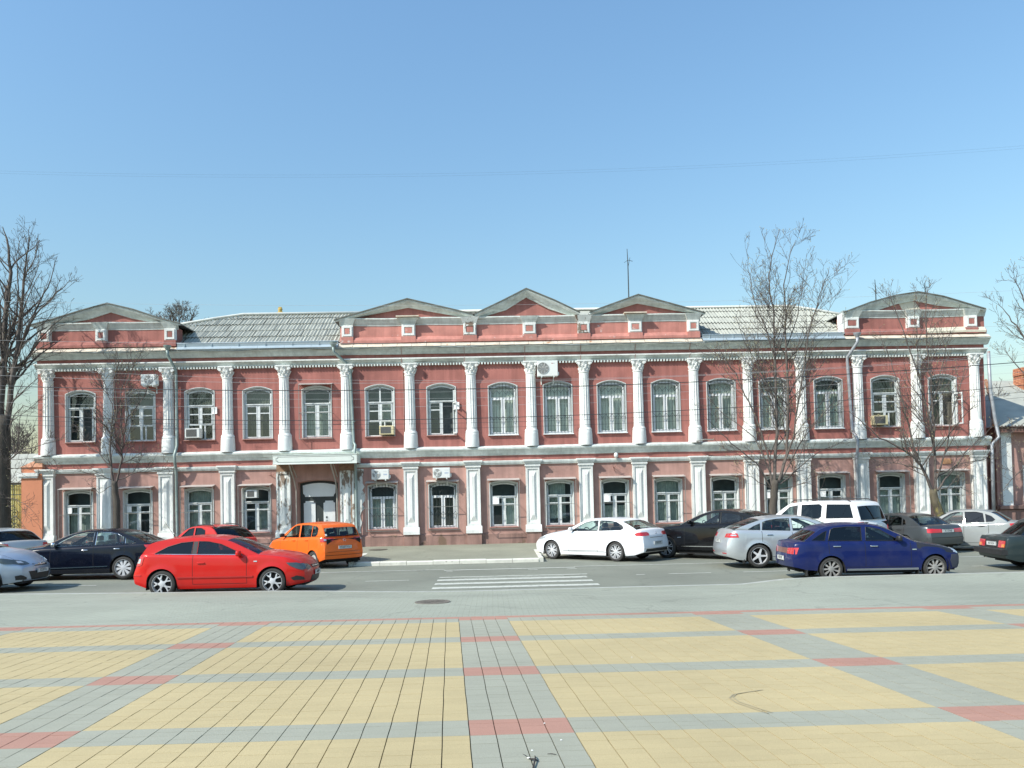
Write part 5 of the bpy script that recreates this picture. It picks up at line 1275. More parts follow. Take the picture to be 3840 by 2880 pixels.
    for s in (1,-1):
        loops=[[Vector((x,z,0)) for x,z in outer]]+[[Vector((x,z,0)) for x,z in w] for w in wins]
        tri=tessellate_polygon(loops); flat=[p for l in loops for p in l]
        roof.add([warp(p.x,s*gy(p.x,p.y),p.y) for p in flat],[tuple(q) for q in tri])
    # assemble
    V=[];Fc=[]
    for mb in [body,hood,boot,roof,wsg,rwg]+list(dmb.values()):
        n=len(V); V+=mb.v; Fc+=[tuple(i+n for i in f) for f in mb.f]
    bvh=BVHTree.FromPolygons([Vector(v) for v in V],Fc)
    def fin(mb,name,mats,sm=38,fix=True):
        if not mb.v: return None
        me=bpy.data.meshes.new(name); me.from_pydata(mb.v,[],mb.f)
        for m in (mats if isinstance(mats,list) else [mats]): me.materials.append(m)
        me.polygons.foreach_set('material_index',mb.m)
        bm=bmesh.new(); bm.from_mesh(me); bmesh.ops.remove_doubles(bm,verts=bm.verts,dist=.0008)
        if fix: bmesh.ops.recalc_face_normals(bm,faces=bm.faces)
        bm.to_mesh(me); bm.free(); me.polygons.foreach_set('use_smooth',[True]*len(me.polygons)); me.set_sharp_from_angle(angle=R(sm))
        return inst(name,me,t)
    fin(body,'body',[pm,seam]); fin(hood,'bonnet',sp.get('hoodmat') or pm); 
    bo=fin(boot,'boot_lid',pm); fin(roof,'roof',[sp['roofmat'] if sp.get('roofmat') else pm])
    G=sp.get('glass',('mid','mid','mid'))
    fin(wsg,'windscreen',GL[G[0]]); fin(rwg,'rear_window',GL[G[2]])
    fin(cowl,'cowl',plast)
    DO={}
    for (k,s),mb in dmb.items():
        DO[(k,s)]=fin(mb,'door',pm)
    trimm=chrome if sp.get('chrometrim') else plast
    for wi,w in enumerate(wins):
        for s in (1,-1):
            tri=tessellate_polygon([[Vector((x,z,0)) for x,z in w]])
            b=MB(); b.add([warp(x,s*(gy(x,z)-.008),z) for x,z in w],[tuple(q) for q in tri]); o=b.build('side_window',GL[G[1] if wi<1 or len(G)<4 else G[3]],t,fix=False)
            b=MB(); P=[warp(x,s*(gy(x,z)+.002),z) for x,z in w]; P.append(P[0]); b.tube(P,.009,4,cap=False); b.build('window_trim',trimm,o,fix=False)
    def hit(axis,p,q,want=False):
        if axis in 'LR':
            s=1 if axis=='L' else -1; o=Vector((L/2-p,s*3,q)); d=Vector((0,-s,0))
        else:
            s=1 if axis=='F' else -1; o=Vector((s*(L/2+2),p,q)); d=Vector((-s,0,0))
        h=bvh.ray_cast(o,d)
        miss=h[0] is None or (axis in 'BF' and abs(h[0].x)<L/2-.42) or (axis in 'LR' and abs(h[0].y)<W_/2-.4)
        if h[0] is None: h=bvh.find_nearest(Vector((o.x if axis in 'LR' else s*L/2,o.y if axis in 'FB' else s*W_/2,q)))
        n=h[1]; 
        if n.dot(d)>0: n=-n
        if want: return h[0],n,miss
        return h[0],n
    def patch(name,axis,poly,m,off=.006,parent=t,sub=3):
        bm=bmesh.new(); vs=[bm.verts.new((x,z,0)) for x,z in poly]; f=bm.faces.new(vs)
        bmesh.ops.triangulate(bm,faces=[f])
        for _ in range(6):
            le=[e for e in bm.edges if e.calc_length()>.055]
            if not le: break
            bmesh.ops.subdivide_edges(bm,edges=le,cuts=1,use_grid_fill=False); bmesh.ops.triangulate(bm,faces=bm.faces[:])
        b=MB(); 
        bv=[]; bad=set(); bm.verts.index_update()
        for v in bm.verts:
            h,n,ms=hit(axis,v.co.x,v.co.y,True); bv.append(h+n*off)
            if ms: bad.add(v.index)
        b.add(bv,[tuple(v.index for v in f.verts) for f in bm.faces]) if False else None
        bm.verts.index_update(); fs=[tuple(v.index for v in f.verts) for f in bm.faces]
        # skirt gives the lamp its thickness
        bd=[e for e in bm.edges if len(e.link_faces)==1]; n0=len(bv); inn=[p for p in bv]
        back={}
        for e in bd:
            for v in e.verts:
                if v.index not in back: h,n=hit(axis,v.co.x,v.co.y); back[v.index]=n0+len(back); inn.append(h-n*.004)
        fs+=[(e.verts[0].index,e.verts[1].index,back[e.verts[1].index],back[e.verts[0].index]) for e in bd]
        bm.free(); fs=[f for f in fs if not any(i in bad for i in f)]; b=MB()
        if not fs: return None
        b.add(inn,fs); return b.build(name,m,parent,smooth=45)
    LRs={'S':('L','R')}
    for it in sp.get('patch',[]):
        nm,ax,poly,m=it[:4]; off=it[4] if len(it)>4 else .010
        if ax=='S': 
            for a in 'LR': patch(nm,a,poly,m,off)
        elif ax in('BB','FF'):
            for sg in (1,-1): patch(nm,ax[0],[(sg*y,z) for y,z in poly],m,off)
        else: patch(nm,ax,poly,m,off)
    # arches, underside
    b=MB()
    for xc in xcs:
        for s in (1,-1):
            yo=side_y(xc,wr+Rw+.01)+.002; n=14; P=[];
            for k in range(n+1):
                a=PI*k/n; P.append((L/2-xc+Rw*math.cos(a),wr+Rw*math.sin(a)))
            P=[(P[0][0],.18)]+P+[(P[-1][0],.18)]
            m_=len(P); b.add([(x,s*(yo-.012),z) for x,z in P]+[(x,s*(yo-.32),z) for x,z in P],[(i,i+1,i+1+m_,i+m_) for i in range(m_-1)]+[tuple(range(m_,2*m_))])
    hwn=W_/2
    b.box(-L/2+.3,L/2-.3,-hwn+.36,hwn-.36,.2,.42)
    xa=L/2-fo-Rw-.02; xb=-(L/2-ro)+Rw+.02
    b.box(xb,xa,-hwn+.12,hwn-.12,.17,.34); b.box(-L/2+.16,-(L/2-ro)-Rw-.02,-hwn+.25,hwn-.25,.26,.4); b.box(L/2-fo+Rw+.02,L/2-.16,-hwn+.25,hwn-.25,.2,.4)
    b.build('underbody',under,t,fix=False)
    # wheels
    n,sty=sp.get('spokes',(10,'thin')); T,Rm,Bk=wheel_meshes(wr,n,sty,sp.get('rim',alloy))
    for xc in xcs:
        for s in (1,-1):
            yo=side_y(xc,wr+Rw+.01)-.02-.1
            w=inst('wheel',T,t,(L/2-xc,s*yo,wr),(0,random.uniform(0,2),0 if s>0 else PI)); 
            inst('rim',Rm,w); inst('brake_disc',Bk,w)
    # cabin
    b=MB(); b.add([(L/2-bx+.15,-hwn+.14,.36),(L/2-fx-.1,-hwn+.14,.36),(L/2-fx-.1,hwn-.14,.36),(L/2-bx+.15,hwn-.14,.36)],[(0,1,2,3)])
    zd=zs(fx+.3)-.02; b.box(L/2-fx-.62,L/2-fx-.15,-hwn+.15,hwn-.15,.5,zd); b.box(L/2-bx+.0,L/2-bx+.25,-hwn+.17,hwn-.17,.45,zs(bx)-.04)
    b.build('cabin_floor',under,t,fix=False)
    sm_=seatc if sp.get('cream') else seatg; sx=L/2-fx-1.35
    rs=max(sx-.85,L/2-bx+.66)
    for (x_,y_,w_,hd) in ((sx,.36,.48,1),(sx,-.36,.48,1),(rs,.36,.52,1),(rs,-.36,.52,1)):
        b=MB(); v,f=rounded_box(x_-.05,x_+.5,y_-w_/2,y_+w_/2,.38,.55,.04); b.add(v,f)
        zt_=min(zs(2.4)+(.12 if x_==sx else .02),1.12 if x_==sx else 1.3); v,f=rounded_box(x_-.17,x_-.03,y_-w_/2,y_+w_/2,.5,zt_,.05); b.add(v,f)
        v,f=rounded_box(x_-.18,x_-.08,y_-.13,y_+.13,zt_+.02,zt_+.17,.03); b.add(v,f)
        b.build('seat',sm_,t,True)
    b=MB(); P=[(sx+.62+.06*math.cos(k/12*2*PI),.36+.17*math.sin(k/12*2*PI),zd+.02+.15*math.cos(k/12*2*PI)) for k in range(13)]; b.tube(P,.014,5,cap=False); b.build('steering_wheel',plast,t)
    # mirrors and handles
    for s in (1,-1):
        mx,mz=sp.get('mirror',(fx+.42,zs(fx+.4)+.06)); y0=gy(mx,mz)
        b=MB(); v,f=rounded_box(L/2-mx-.055,L/2-mx+.055,y0+.05,y0+.23,mz-.055,mz+.075,.045); b.add([(x,s*y,z) for x,y,z in v],f); b.build('mirror',sp.get('mirmat',pm),t,True)
        b=MB(); b.box(L/2-mx-.03,L/2-mx+.03,min(s*(y0-.02),s*(y0+.08)),max(s*(y0-.02),s*(y0+.08)),mz-.05,mz-.015); b.build('mirror_arm',plast,t)
        for (hx,hz) in sp.get('handles',[]):
            h,n=hit('L' if s>0 else 'R',hx,hz); b=MB(); v,f=rounded_box(-.09,.09,-.005,.028,-.014,.014,.01); b.add([(h.x+x,h.y+s*y,h.z+z) for x,y,z in v],f)
            b.build('door_handle',sp.get('hmat',pm),next((o for (k,ss),o in DO.items() if ss==s and doors[k][0]<=hx<=doors[k][1]),t),True)
    for ax,y,z,txt in sp.get('plates',[]):
        h,n=hit(ax,y,z); s=1 if ax=='F' else -1; w=.26
        b=MB(); x=h.x+s*.012; b.box(x-.008,x+.008,y-w,y+w,z-.056,z+.056); po=b.build('number_plate',plate,t)
        b=MB(); x2=x+s*.008
        for q in ((-w,w,-.056,-.05),(-w,w,.05,.056),(-w,-w+.006,-.05,.05),(w-.006,w,-.05,.05),(w-.13*1,w-.125,-.05,.05) if s<0 and False else (-w,-w+.006,-.05,.05)): b.box(min(x2,x2+s*.002),max(x2,x2+s*.002),y+q[0],y+q[1],z+q[2],z+q[3])
        b.build('plate_border',ink,po)
        text('lettering',txt,.098,ink,po,(x+s*.0095,y,z),(R(90),0,R(90) if s>0 else R(-90)))
    for fn in sp.get('extra',[]): fn(t,hit,L,W_,pm,zs,patch)
    return t
def X_wiper(y,z0,z1,ln=.4):
    def f(t,hit,L,W,pm,zs,patch):
        h,n=hit('B',y,z0); g,_=hit('B',y+ln,z1); b=MB(); b.tube([h+n*.03,(h+g)/2+n*.035,g+n*.02],[.014,.01,.006],5); b.build('rear_wiper',plast,t)
    return f
def X_rails(x0,x1,z,yy):
    def f(t,hit,L,W,pm,zs,patch):
        for s in (1,-1):
            b=MB(); b.tube([(L/2-x0,s*yy,z-.05),(L/2-x0-.15,s*yy,z+.03),(L/2-(x0+x1)/2,s*yy,z+.045),(L/2-x1+.15,s*yy,z+.03),(L/2-x1,s*yy,z-.05)],.018,6); b.build('roof_rail',plast,t)
    return f
def X_flap(xf,z=.3):
    def f(t,hit,L,W,pm,zs,patch):
        for s in (1,-1):
            b=MB(); b.box(L/2-xf-.01,L/2-xf+.01,min(s*(W/2-.22),s*(W/2-.03)),max(s*(W/2-.22),s*(W/2-.03)),.12,.36); b.build('mud_flap',plast,t)
    return f
def X_badge(ax,y,z,r,m=chrome):
    def f(t,hit,L,W,pm,zs,patch):
        h,n=hit(ax,y,z); b=MB(); s=1 if ax=='F' else -1; o=[(h.x+s*(.006),h.y+r*math.cos(a),h.z+r*math.sin(a)) for a in fr(0,2*PI,16)]; b.tube(o,.006,5,cap=False)
        b.tube([(h.x+s*.008,h.y-r*.8,h.z),(h.x+s*.008,h.y,h.z-r*.3),(h.x+s*.008,h.y+r*.8,h.z)],.006,4); b.build('badge',m,t,True)
    return f
def X_pipe(y,z):
    def f(t,hit,L,W,pm,zs,patch):
        b=MB(); b.tube([(-L/2+.3,y,z),(-L/2+.02,y,z)],.028,8,cap=False); b.build('exhaust_pipe',chrome,t)
    return f
def X_aerial(x,z):
    def f(t,hit,L,W,pm,zs,patch):
        b=MB(); b.tube([(L/2-x,0,z),(L/2-x-.28,0,z+.42)],[.006,.003],4); b.build('aerial',plast,t)
    return f
PK='cars parked at an angle along the far kerb'; TR='cars in the street lanes'
# --- red three-door hatchback
car(dict(name='red_hatchback',label='bright red three-door hatchback on the near side of the street, left of the crosswalk',L=4.29,W=1.75,wb=2.614,fo=.90,wr=.322,near=-1,at=(611,19.45),a=0,group=TR,
 col=(.52,.018,.014),dust=.08,round=(.6,.5),corner=(.13,.12),bulge=(.19,.10),zs=[(0,.64),(.06,.73),(.2,.80),(.65,.895),(1.2,.96),(1.6,.96),(2.6,.98),(3.5,1.02),(3.95,1.04),(4.13,1.02),(4.22,.88),(4.29,.66)],crown=(.085,.03),
 gh=[(1.22,.945),(1.95,1.30),(2.35,1.385),(2.9,1.405),(3.45,1.36),(3.84,1.29),(4.13,1.02)],ghc=[(-.16,.06),(-.12,.055),(-.04,.05),(0,.045),(0,.04),(.02,.03),(.03,.02)],ws=(0,1.3),rw=(5,6),
 wins=[[(1.62,.985),(1.86,1.10),(2.15,1.235),(2.45,1.30),(2.68,1.315),(2.70,1.01)],[(2.84,1.015),(2.82,1.31),(3.1,1.285),(3.4,1.20),(3.62,1.09),(3.70,1.045)]],glass=('clear','mid','dark','dark'),
 doors=[(1.50,2.78)],handles=[(2.58,.80)],spokes=(5,'Y'),mirror=(1.68,1.0),
 patch=[('headlight','S',[(.10,.60),(.16,.70),(.34,.755),(.56,.765),(.50,.70),(.34,.62),(.2,.575)],darkl),('headlight','FF',[(.42,.60),(.5,.70),(.72,.73),(.74,.62),(.6,.56)],darkl),
  ('tail_light','S',[(3.98,.78),(3.93,.96),(4.03,.985),(4.17,.93),(4.22,.80),(4.1,.745)],redl),('tail_light','S',[(4.02,.82),(4.0,.93),(4.10,.92),(4.13,.82)],clearl,.012),('side_moulding','S',[(1.35,.44),(1.35,.475),(3.15,.485),(3.15,.45)],pm_red if 'pm_red' in globals() else mat('red_moulding',(.42,.02,.018),.4,.1,3),.018),
  ('grille','F',[(-.35,.60),(.35,.60),(.38,.67),(-.38,.67)],plast),('chrome_bar','F',[(-.36,.63),(.36,.63),(.36,.65),(-.36,.65)],chrome,.015),('air_intake','F',[(-.45,.28),(.45,.28),(.4,.42),(-.4,.42)],plast),('fog_recess','S',[(.14,.34),(.17,.41),(.32,.45),(.46,.40),(.40,.34)],plast),
  ('indicator','S',[(1.25,.80),(1.25,.825),(1.33,.825),(1.33,.80)],chrome),('belt_trim','S',[(1.62,.968),(1.62,.976),(3.72,1.035),(3.72,1.026)],chrome,.004),('rear_reflector','S',[(4.0,.52),(4.0,.545),(4.2,.545),(4.2,.52)],redl),('pillar','S',[(2.715,1.01),(2.70,1.31),(2.80,1.31),(2.825,1.01)],plast,.004)],
 plates=[('F',0,.48,'A068PK'),('B',0,.6,'A068PK')],extra=[X_aerial(3.5,1.38)]))
# --- navy sedan with driver
navy=car(dict(name='navy_sedan',label='dark navy four-door sedan driving left in the far lane, driver at the open window',L=4.85,W=1.795,wb=2.775,fo=.98,wr=.33,near=1,at=(466,23.8),a=180,group=TR,z=.10,
 col=(.004,.006,.014),rough=.2,dust=.04,zs=[(0,.62),(.08,.70),(.3,.78),(.9,.88),(1.35,.94),(1.8,.955),(3.0,.985),(3.9,1.01),(4.4,1.03),(4.7,.98),(4.85,.80)],crown=(.09,.05),
 gh=[(1.38,.94),(2.1,1.30),(2.55,1.405),(3.1,1.42),(3.6,1.36),(4.0,1.21),(4.38,1.03)],ghc=[(-.18,.06),(-.12,.06),(-.05,.055),(0,.05),(.03,.05),(.05,.05),(.08,.02)],ws=(0,1.4),rw=(4,6),
 wins=[[(1.72,.985),(1.98,1.15),(2.3,1.30),(2.62,1.365),(2.86,1.375),(2.84,1.0)],[(2.92,1.0),(2.94,1.375),(3.3,1.36),(3.55,1.31),(3.72,1.23),(3.74,1.03)],[(3.79,1.035),(3.78,1.2),(3.95,1.13),(4.1,1.06),(4.06,1.04)]],glass=('clear','clear','mid'),
 doors=[(1.66,2.90),(2.90,3.80)],handles=[(2.66,.865),(3.58,.885)],hmat=chrome,chrometrim=True,cream=True,spokes=(9,'blade'),mirror=(1.78,1.03),mirmat=chrome,
 patch=[('headlight','S',[(.12,.66),(.2,.76),(.5,.82),(.78,.82),(.62,.75),(.35,.68)],clearl),('headlight','FF',[(.4,.64),(.5,.76),(.74,.78),(.74,.67)],clearl),('tail_light','S',[(4.42,.90),(4.36,.98),(4.55,.99),(4.78,.95),(4.8,.88)],redl),('tail_light','BB',[(.45,.87),(.45,.97),(.78,.97),(.78,.86)],redl),
  ('chrome_strip','S',[(1.55,.345),(1.55,.37),(3.32,.40),(3.32,.375)],chrome,.016),('grille','F',[(-.38,.52),(.38,.52),(.42,.68),(-.42,.68)],chrome)],plates=[('F',0,.42,'B371AC'),('B',0,.62,'B371AC')]))
# --- blue saloon
car(dict(name='blue_sedan',label='dark blue dusty four-door sedan with a black bonnet at the near kerb on the right',L=4.20,W=1.68,wb=2.492,fo=.73,wr=.287,near=-1,at=(3114,19.5),a=-4,group=TR,
 col=(.006,.013,.078),dust=.09,hoodmat=paint_('black_bonnet',(.02,.022,.03),0,.4,.1),zs=[(0,.64),(.06,.70),(.3,.76),(.7,.82),(1.15,.90),(1.5,.915),(2.5,.935),(3.4,.945),(3.75,.955),(4.1,.945),(4.22,.90),(4.265,.72)],crown=(.05,.035),
 gh=[(1.15,.90),(1.88,1.275),(2.2,1.345),(2.7,1.365),(3.2,1.32),(3.42,1.25),(3.86,.955)],ghc=[(-.12,.05),(-.08,.045),(-.03,.04),(0,.04),(.02,.04),(.04,.035),(.05,.01)],ws=(0,1.3),rw=(5,6),
 wins=[[(1.50,.945),(1.72,1.07),(1.98,1.23),(2.2,1.285),(2.30,1.29),(2.34,.965)],[(2.44,.965),(2.42,1.295),(2.75,1.305),(3.08,1.28),(3.16,1.24),(3.25,.98)],[(3.33,.985),(3.26,1.215),(3.36,1.17),(3.64,.995)]],glass=('mid','mid','dark','dark'),
 doors=[(1.30,2.39),(2.39,3.26)],handles=[(2.18,.83),(3.07,.84)],hmat=chrome,spokes=(9,'petal'),rim=dull,mirror=(1.58,1.0),mirmat=plast,corner=(.12,.10),
 sill=[(0,.26),(.3,.22),(.8,.23),(3.3,.23),(3.9,.28),(4.265,.36)],
 patch=[('headlight','S',[(.05,.62),(.05,.72),(.24,.745),(.26,.645)],clearl),('headlight','FF',[(.42,.61),(.42,.71),(.74,.72),(.74,.62)],clearl),('front_bumper','S',[(.0,.30),(.0,.60),(.32,.60),(.36,.45),(.30,.28)],mat('dull_bumper',(.035,.04,.06),.7),.012),
  ('tail_light','BB',[(.40,.66),(.40,.80),(.78,.82),(.78,.66)],redl),('tail_light','S',[(4.10,.66),(4.10,.82),(4.25,.82),(4.25,.66)],redl,.01),('tail_light','S',[(4.12,.76),(4.12,.81),(4.24,.81),(4.24,.76)],clearl,.014),('lamp_panel','B',[(-.4,.67),(.4,.67),(.4,.80),(-.4,.80)],mat('brown_lamp_panel',(.16,.07,.05),.3)),
  ('sill_trim','S',[(1.13,.24),(1.13,.285),(2.84,.285),(2.84,.24)],mat('dusty_sill',(.17,.19,.20),.8),.01),('indicator','S',[(1.17,.72),(1.17,.745),(1.27,.745),(1.27,.72)],chrome)],
 plates=[('B',0,.54,'E052MK'),('F',0,.4,'E052MK')],extra=[X_flap(3.80),X_flap(1.12)]))
# --- silver fastback
car(dict(name='silver_fastback',label='silver fastback sedan with five-spoke wheels in the middle lane on the right',L=4.78,W=1.886,wb=2.85,fo=.94,wr=.335,z=.035,near=-1,at=(2846,23.2),a=-2,group=TR,
 col=(.52,.55,.56),metal=.55,zs=[(0,.62),(.08,.72),(.3,.79),(.9,.90),(1.35,.985),(1.8,1.0),(3.0,1.02),(3.9,1.06),(4.3,1.09),(4.62,1.06),(4.78,.82)],crown=(.09,.04),crease=((.86,.008),),
 gh=[(1.35,.985),(2.1,1.34),(2.5,1.435),(3.0,1.455),(3.6,1.39),(4.05,1.25),(4.52,1.08)],ghc=[(-.18,.06),(-.12,.06),(-.05,.05),(0,.045),(.03,.045),(.05,.04),(.05,.02)],ws=(0,1.35),rw=(4,6),
 wins=[[(1.72,1.03),(1.98,1.18),(2.3,1.325),(2.6,1.39),(2.76,1.40),(2.76,1.05)],[(2.84,1.05),(2.84,1.40),(3.2,1.39),(3.5,1.345),(3.62,1.30),(3.66,1.08)],[(3.72,1.085),(3.70,1.27),(3.9,1.19),(4.06,1.11)]],glass=('clear','clear','mid'),
 doors=[(1.62,2.80),(2.80,3.68)],handles=[(2.58,.92),(3.46,.94)],hmat=chrome,chrometrim=False,spokes=(5,'star'),mirror=(1.76,1.07),corner=(.15,.13),
 patch=[('tail_light','S',[(4.36,.88),(4.40,1.0),(4.62,1.0),(4.74,.93),(4.68,.87)],redl),('tail_light','BB',[(.50,.87),(.50,.98),(.84,1.0),(.84,.88)],redl),('tail_light','S',[(4.42,.925),(4.44,.965),(4.66,.965),(4.68,.93)],clearl,.012),('headlight','S',[(.14,.66),(.3,.78),(.75,.84),(.6,.74)],clearl),('rear_reflector','B',[(-.8,.40),(-.5,.40),(-.5,.43),(-.8,.43)],redl),('rear_reflector','B',[(.5,.40),(.8,.40),(.8,.43),(.5,.43)],redl)],
 plates=[('B',0,.76,'K731CT')],extra=[X_flap(4.22)]))
# --- orange hatchback
car(dict(name='orange_hatchback',label='orange five-door hatchback parked at an angle in front of the white doorway',L=3.925,W=1.68,wb=2.49,fo=.74,wr=.29,near=1,at=(1182,27.0),a=135,group=PK,
 col=(.78,.14,.02),dust=.06,zs=[(0,.62),(.06,.70),(.25,.80),(.75,.92),(1.05,.97),(1.5,.98),(2.6,1.02),(3.3,1.06),(3.75,1.06),(3.88,.98),(3.925,.80)],crown=(.08,.02),
 gh=[(1.0,.965),(1.62,1.33),(1.95,1.475),(2.6,1.51),(3.3,1.47),(3.58,1.41),(3.84,1.06)],ghc=[(-.14,.05),(-.1,.05),(-.04,.04),(0,.04),(.02,.035),(.04,.03),(.05,.0)],ws=(0,1.5),rw=(5,6),tumble=.24,
 wins=[[(1.36,1.02),(1.6,1.21),(1.85,1.38),(2.05,1.43),(2.2,1.435),(2.24,1.03)],[(2.34,1.03),(2.31,1.44),(2.7,1.445),(2.98,1.43),(3.0,1.06)],[(3.05,1.065),(3.04,1.425),(3.25,1.40),(3.37,1.33),(3.36,1.14),(3.25,1.075)]],glass=('clear','clear','mid','mid'),
 doors=[(1.18,2.28),(2.28,3.0)],handles=[(2.06,.92),(2.84,.94)],spokes=(8,'steel'),rim=dull,mirror=(1.36,1.08),mirmat=plast,corner=(.17,.10),tail=[(.2,.10),(.35,.02),(.5,0),(.7,.02),(1.05,.05)],
 patch=[('tail_light','BB',[(.40,.92),(.40,1.0),(.78,1.02),(.8,.90)],redl,.012),('tail_light','S',[(3.66,.89),(3.62,1.0),(3.84,1.0),(3.88,.90)],redl),('lamp_lens','BB',[(.52,.935),(.52,.985),(.60,.985),(.60,.935)],clearl,.018),('lamp_lens','BB',[(.66,.93),(.66,.985),(.74,.985),(.74,.93)],clearl,.018),('headlight','S',[(.15,.68),(.25,.80),(.6,.84),(.5,.76)],clearl),('bumper_line','B',[(-.74,.44),(.74,.44),(.74,.452),(-.74,.452)],seam,.004),('tailgate_line','B',[(-.66,.55),(.66,.55),(.66,.56),(-.66,.56)],seam,.004),('sticker','B',[(.60,1.09),(.66,1.09),(.66,1.15),(.60,1.15)],MT['white'],.006)],
 plates=[('B',0,.70,'M568YX61')],extra=[X_wiper(-.1,1.085,1.10,-.4),X_badge('B',0,.93,.05)]))
# --- white sedan
car(dict(name='white_sedan',label='clean white four-door sedan parked at an angle just right of the crosswalk',L=4.77,W=1.82,wb=2.71,fo=.92,wr=.33,near=1,at=(2315,27.0),a=138,group=PK,
 col=(.80,.81,.82),dust=.03,rough=.25,zs=[(0,.64),(.08,.72),(.3,.79),(.9,.90),(1.4,.965),(1.8,.98),(3.0,1.005),(3.9,1.03),(4.4,1.055),(4.66,1.04),(4.77,.86)],crown=(.09,.05),crease=((.84,.006),),
 gh=[(1.4,.965),(2.1,1.31),(2.5,1.41),(3.1,1.435),(3.6,1.39),(3.95,1.28),(4.42,1.055)],ghc=[(-.18,.06),(-.12,.06),(-.05,.045),(0,.04),(.03,.045),(.05,.045),(.08,.02)],ws=(0,1.35),rw=(4.4,6),
 wins=[[(1.76,1.01),(2.0,1.16),(2.3,1.30),(2.6,1.365),(2.84,1.38),(2.86,1.03)],[(2.92,1.03),(2.92,1.38),(3.3,1.37),(3.6,1.32),(3.84,1.20),(3.90,1.12),(3.8,1.06)]],glass=('clear','clear','mid'),
 doors=[(1.66,2.89),(2.89,3.72)],handles=[(2.66,.89),(3.52,.91)],spokes=(7,'V'),mirror=(1.8,1.07),corner=(.16,.12),
 patch=[('tail_light','BB',[(.44,.87),(.42,.95),(.5,.985),(.80,.985),(.82,.86)],redl,.01),('tail_light','S',[(4.44,.87),(4.38,.93),(4.5,.985),(4.68,.98),(4.70,.87)],redl),('chrome_strip','S',[(1.4,.335),(1.4,.35),(3.2,.36),(3.2,.345)],chrome,.012),('chrome_strip','B',[(-.42,.80),(.42,.80),(.42,.815),(-.42,.815)],chrome,.012),('chrome_strip','B',[(-.8,.44),(.8,.44),(.8,.455),(-.8,.455)],chrome,.012),('diffuser','B',[(-.72,.34),(.72,.34),(.66,.43),(-.66,.43)],plast),('headlight','S',[(.12,.66),(.25,.78),(.7,.82),(.6,.74)],clearl)],
 plates=[('B',0,.62,'O009MM')],extra=[X_badge('B',0,.93,.055)]))
# --- black coupe-like suv
car(dict(name='black_suv',label='glossy black sloping-roof SUV parked between the white sedan and the silver fastback',L=4.877,W=1.983,wb=2.933,fo=.88,wr=.385,near=1,front=True,at=(2503,28.0),a=138,group=PK,gap=.06,
 col=(.006,.0065,.008),rough=.15,dust=.02,zs=[(0,.80),(.08,.90),(.3,.98),(.9,1.08),(1.35,1.13),(1.8,1.15),(3.0,1.19),(4.0,1.25),(4.4,1.30),(4.72,1.27),(4.877,1.0)],crown=(.09,.03),sill=[(0,.36),(.3,.3),(.9,.3),(3.9,.3),(4.5,.38),(4.877,.45)],
 gh=[(1.38,1.13),(2.1,1.48),(2.5,1.62),(3.0,1.65),(3.6,1.58),(4.1,1.44),(4.60,1.29)],ghc=[(-.18,.06),(-.12,.06),(-.05,.05),(0,.045),(.03,.04),(.05,.04),(.05,.02)],ws=(0,1.4),rw=(4,6),
 wins=[[(1.78,1.19),(2.02,1.33),(2.3,1.47),(2.55,1.55),(2.84,1.58),(2.86,1.22)],[(2.93,1.22),(2.92,1.58),(3.3,1.56),(3.62,1.48),(3.66,1.27)],[(3.72,1.28),(3.70,1.46),(3.95,1.38),(4.08,1.33)]],glass=('clear','clear','dark','dark'),
 doors=[(1.62,2.89),(2.89,3.72)],handles=[(2.68,1.06),(3.52,1.08)],spokes=(6,'V'),mirror=(1.84,1.25),
 patch=[('sill_trim','S',[(1.5,.42),(1.5,.445),(3.3,.455),(3.3,.43)],chrome,.02),('headlight','S',[(.12,.84),(.22,.95),(.6,.99),(.5,.9)],clearl),('tail_light','BB',[(.4,1.02),(.4,1.14),(.86,1.16),(.86,1.02)],redl),('side_grille','S',[(1.36,.72),(1.36,.74),(1.5,.75),(1.5,.73)],chrome)],extra=[X_aerial(3.6,1.62)]))
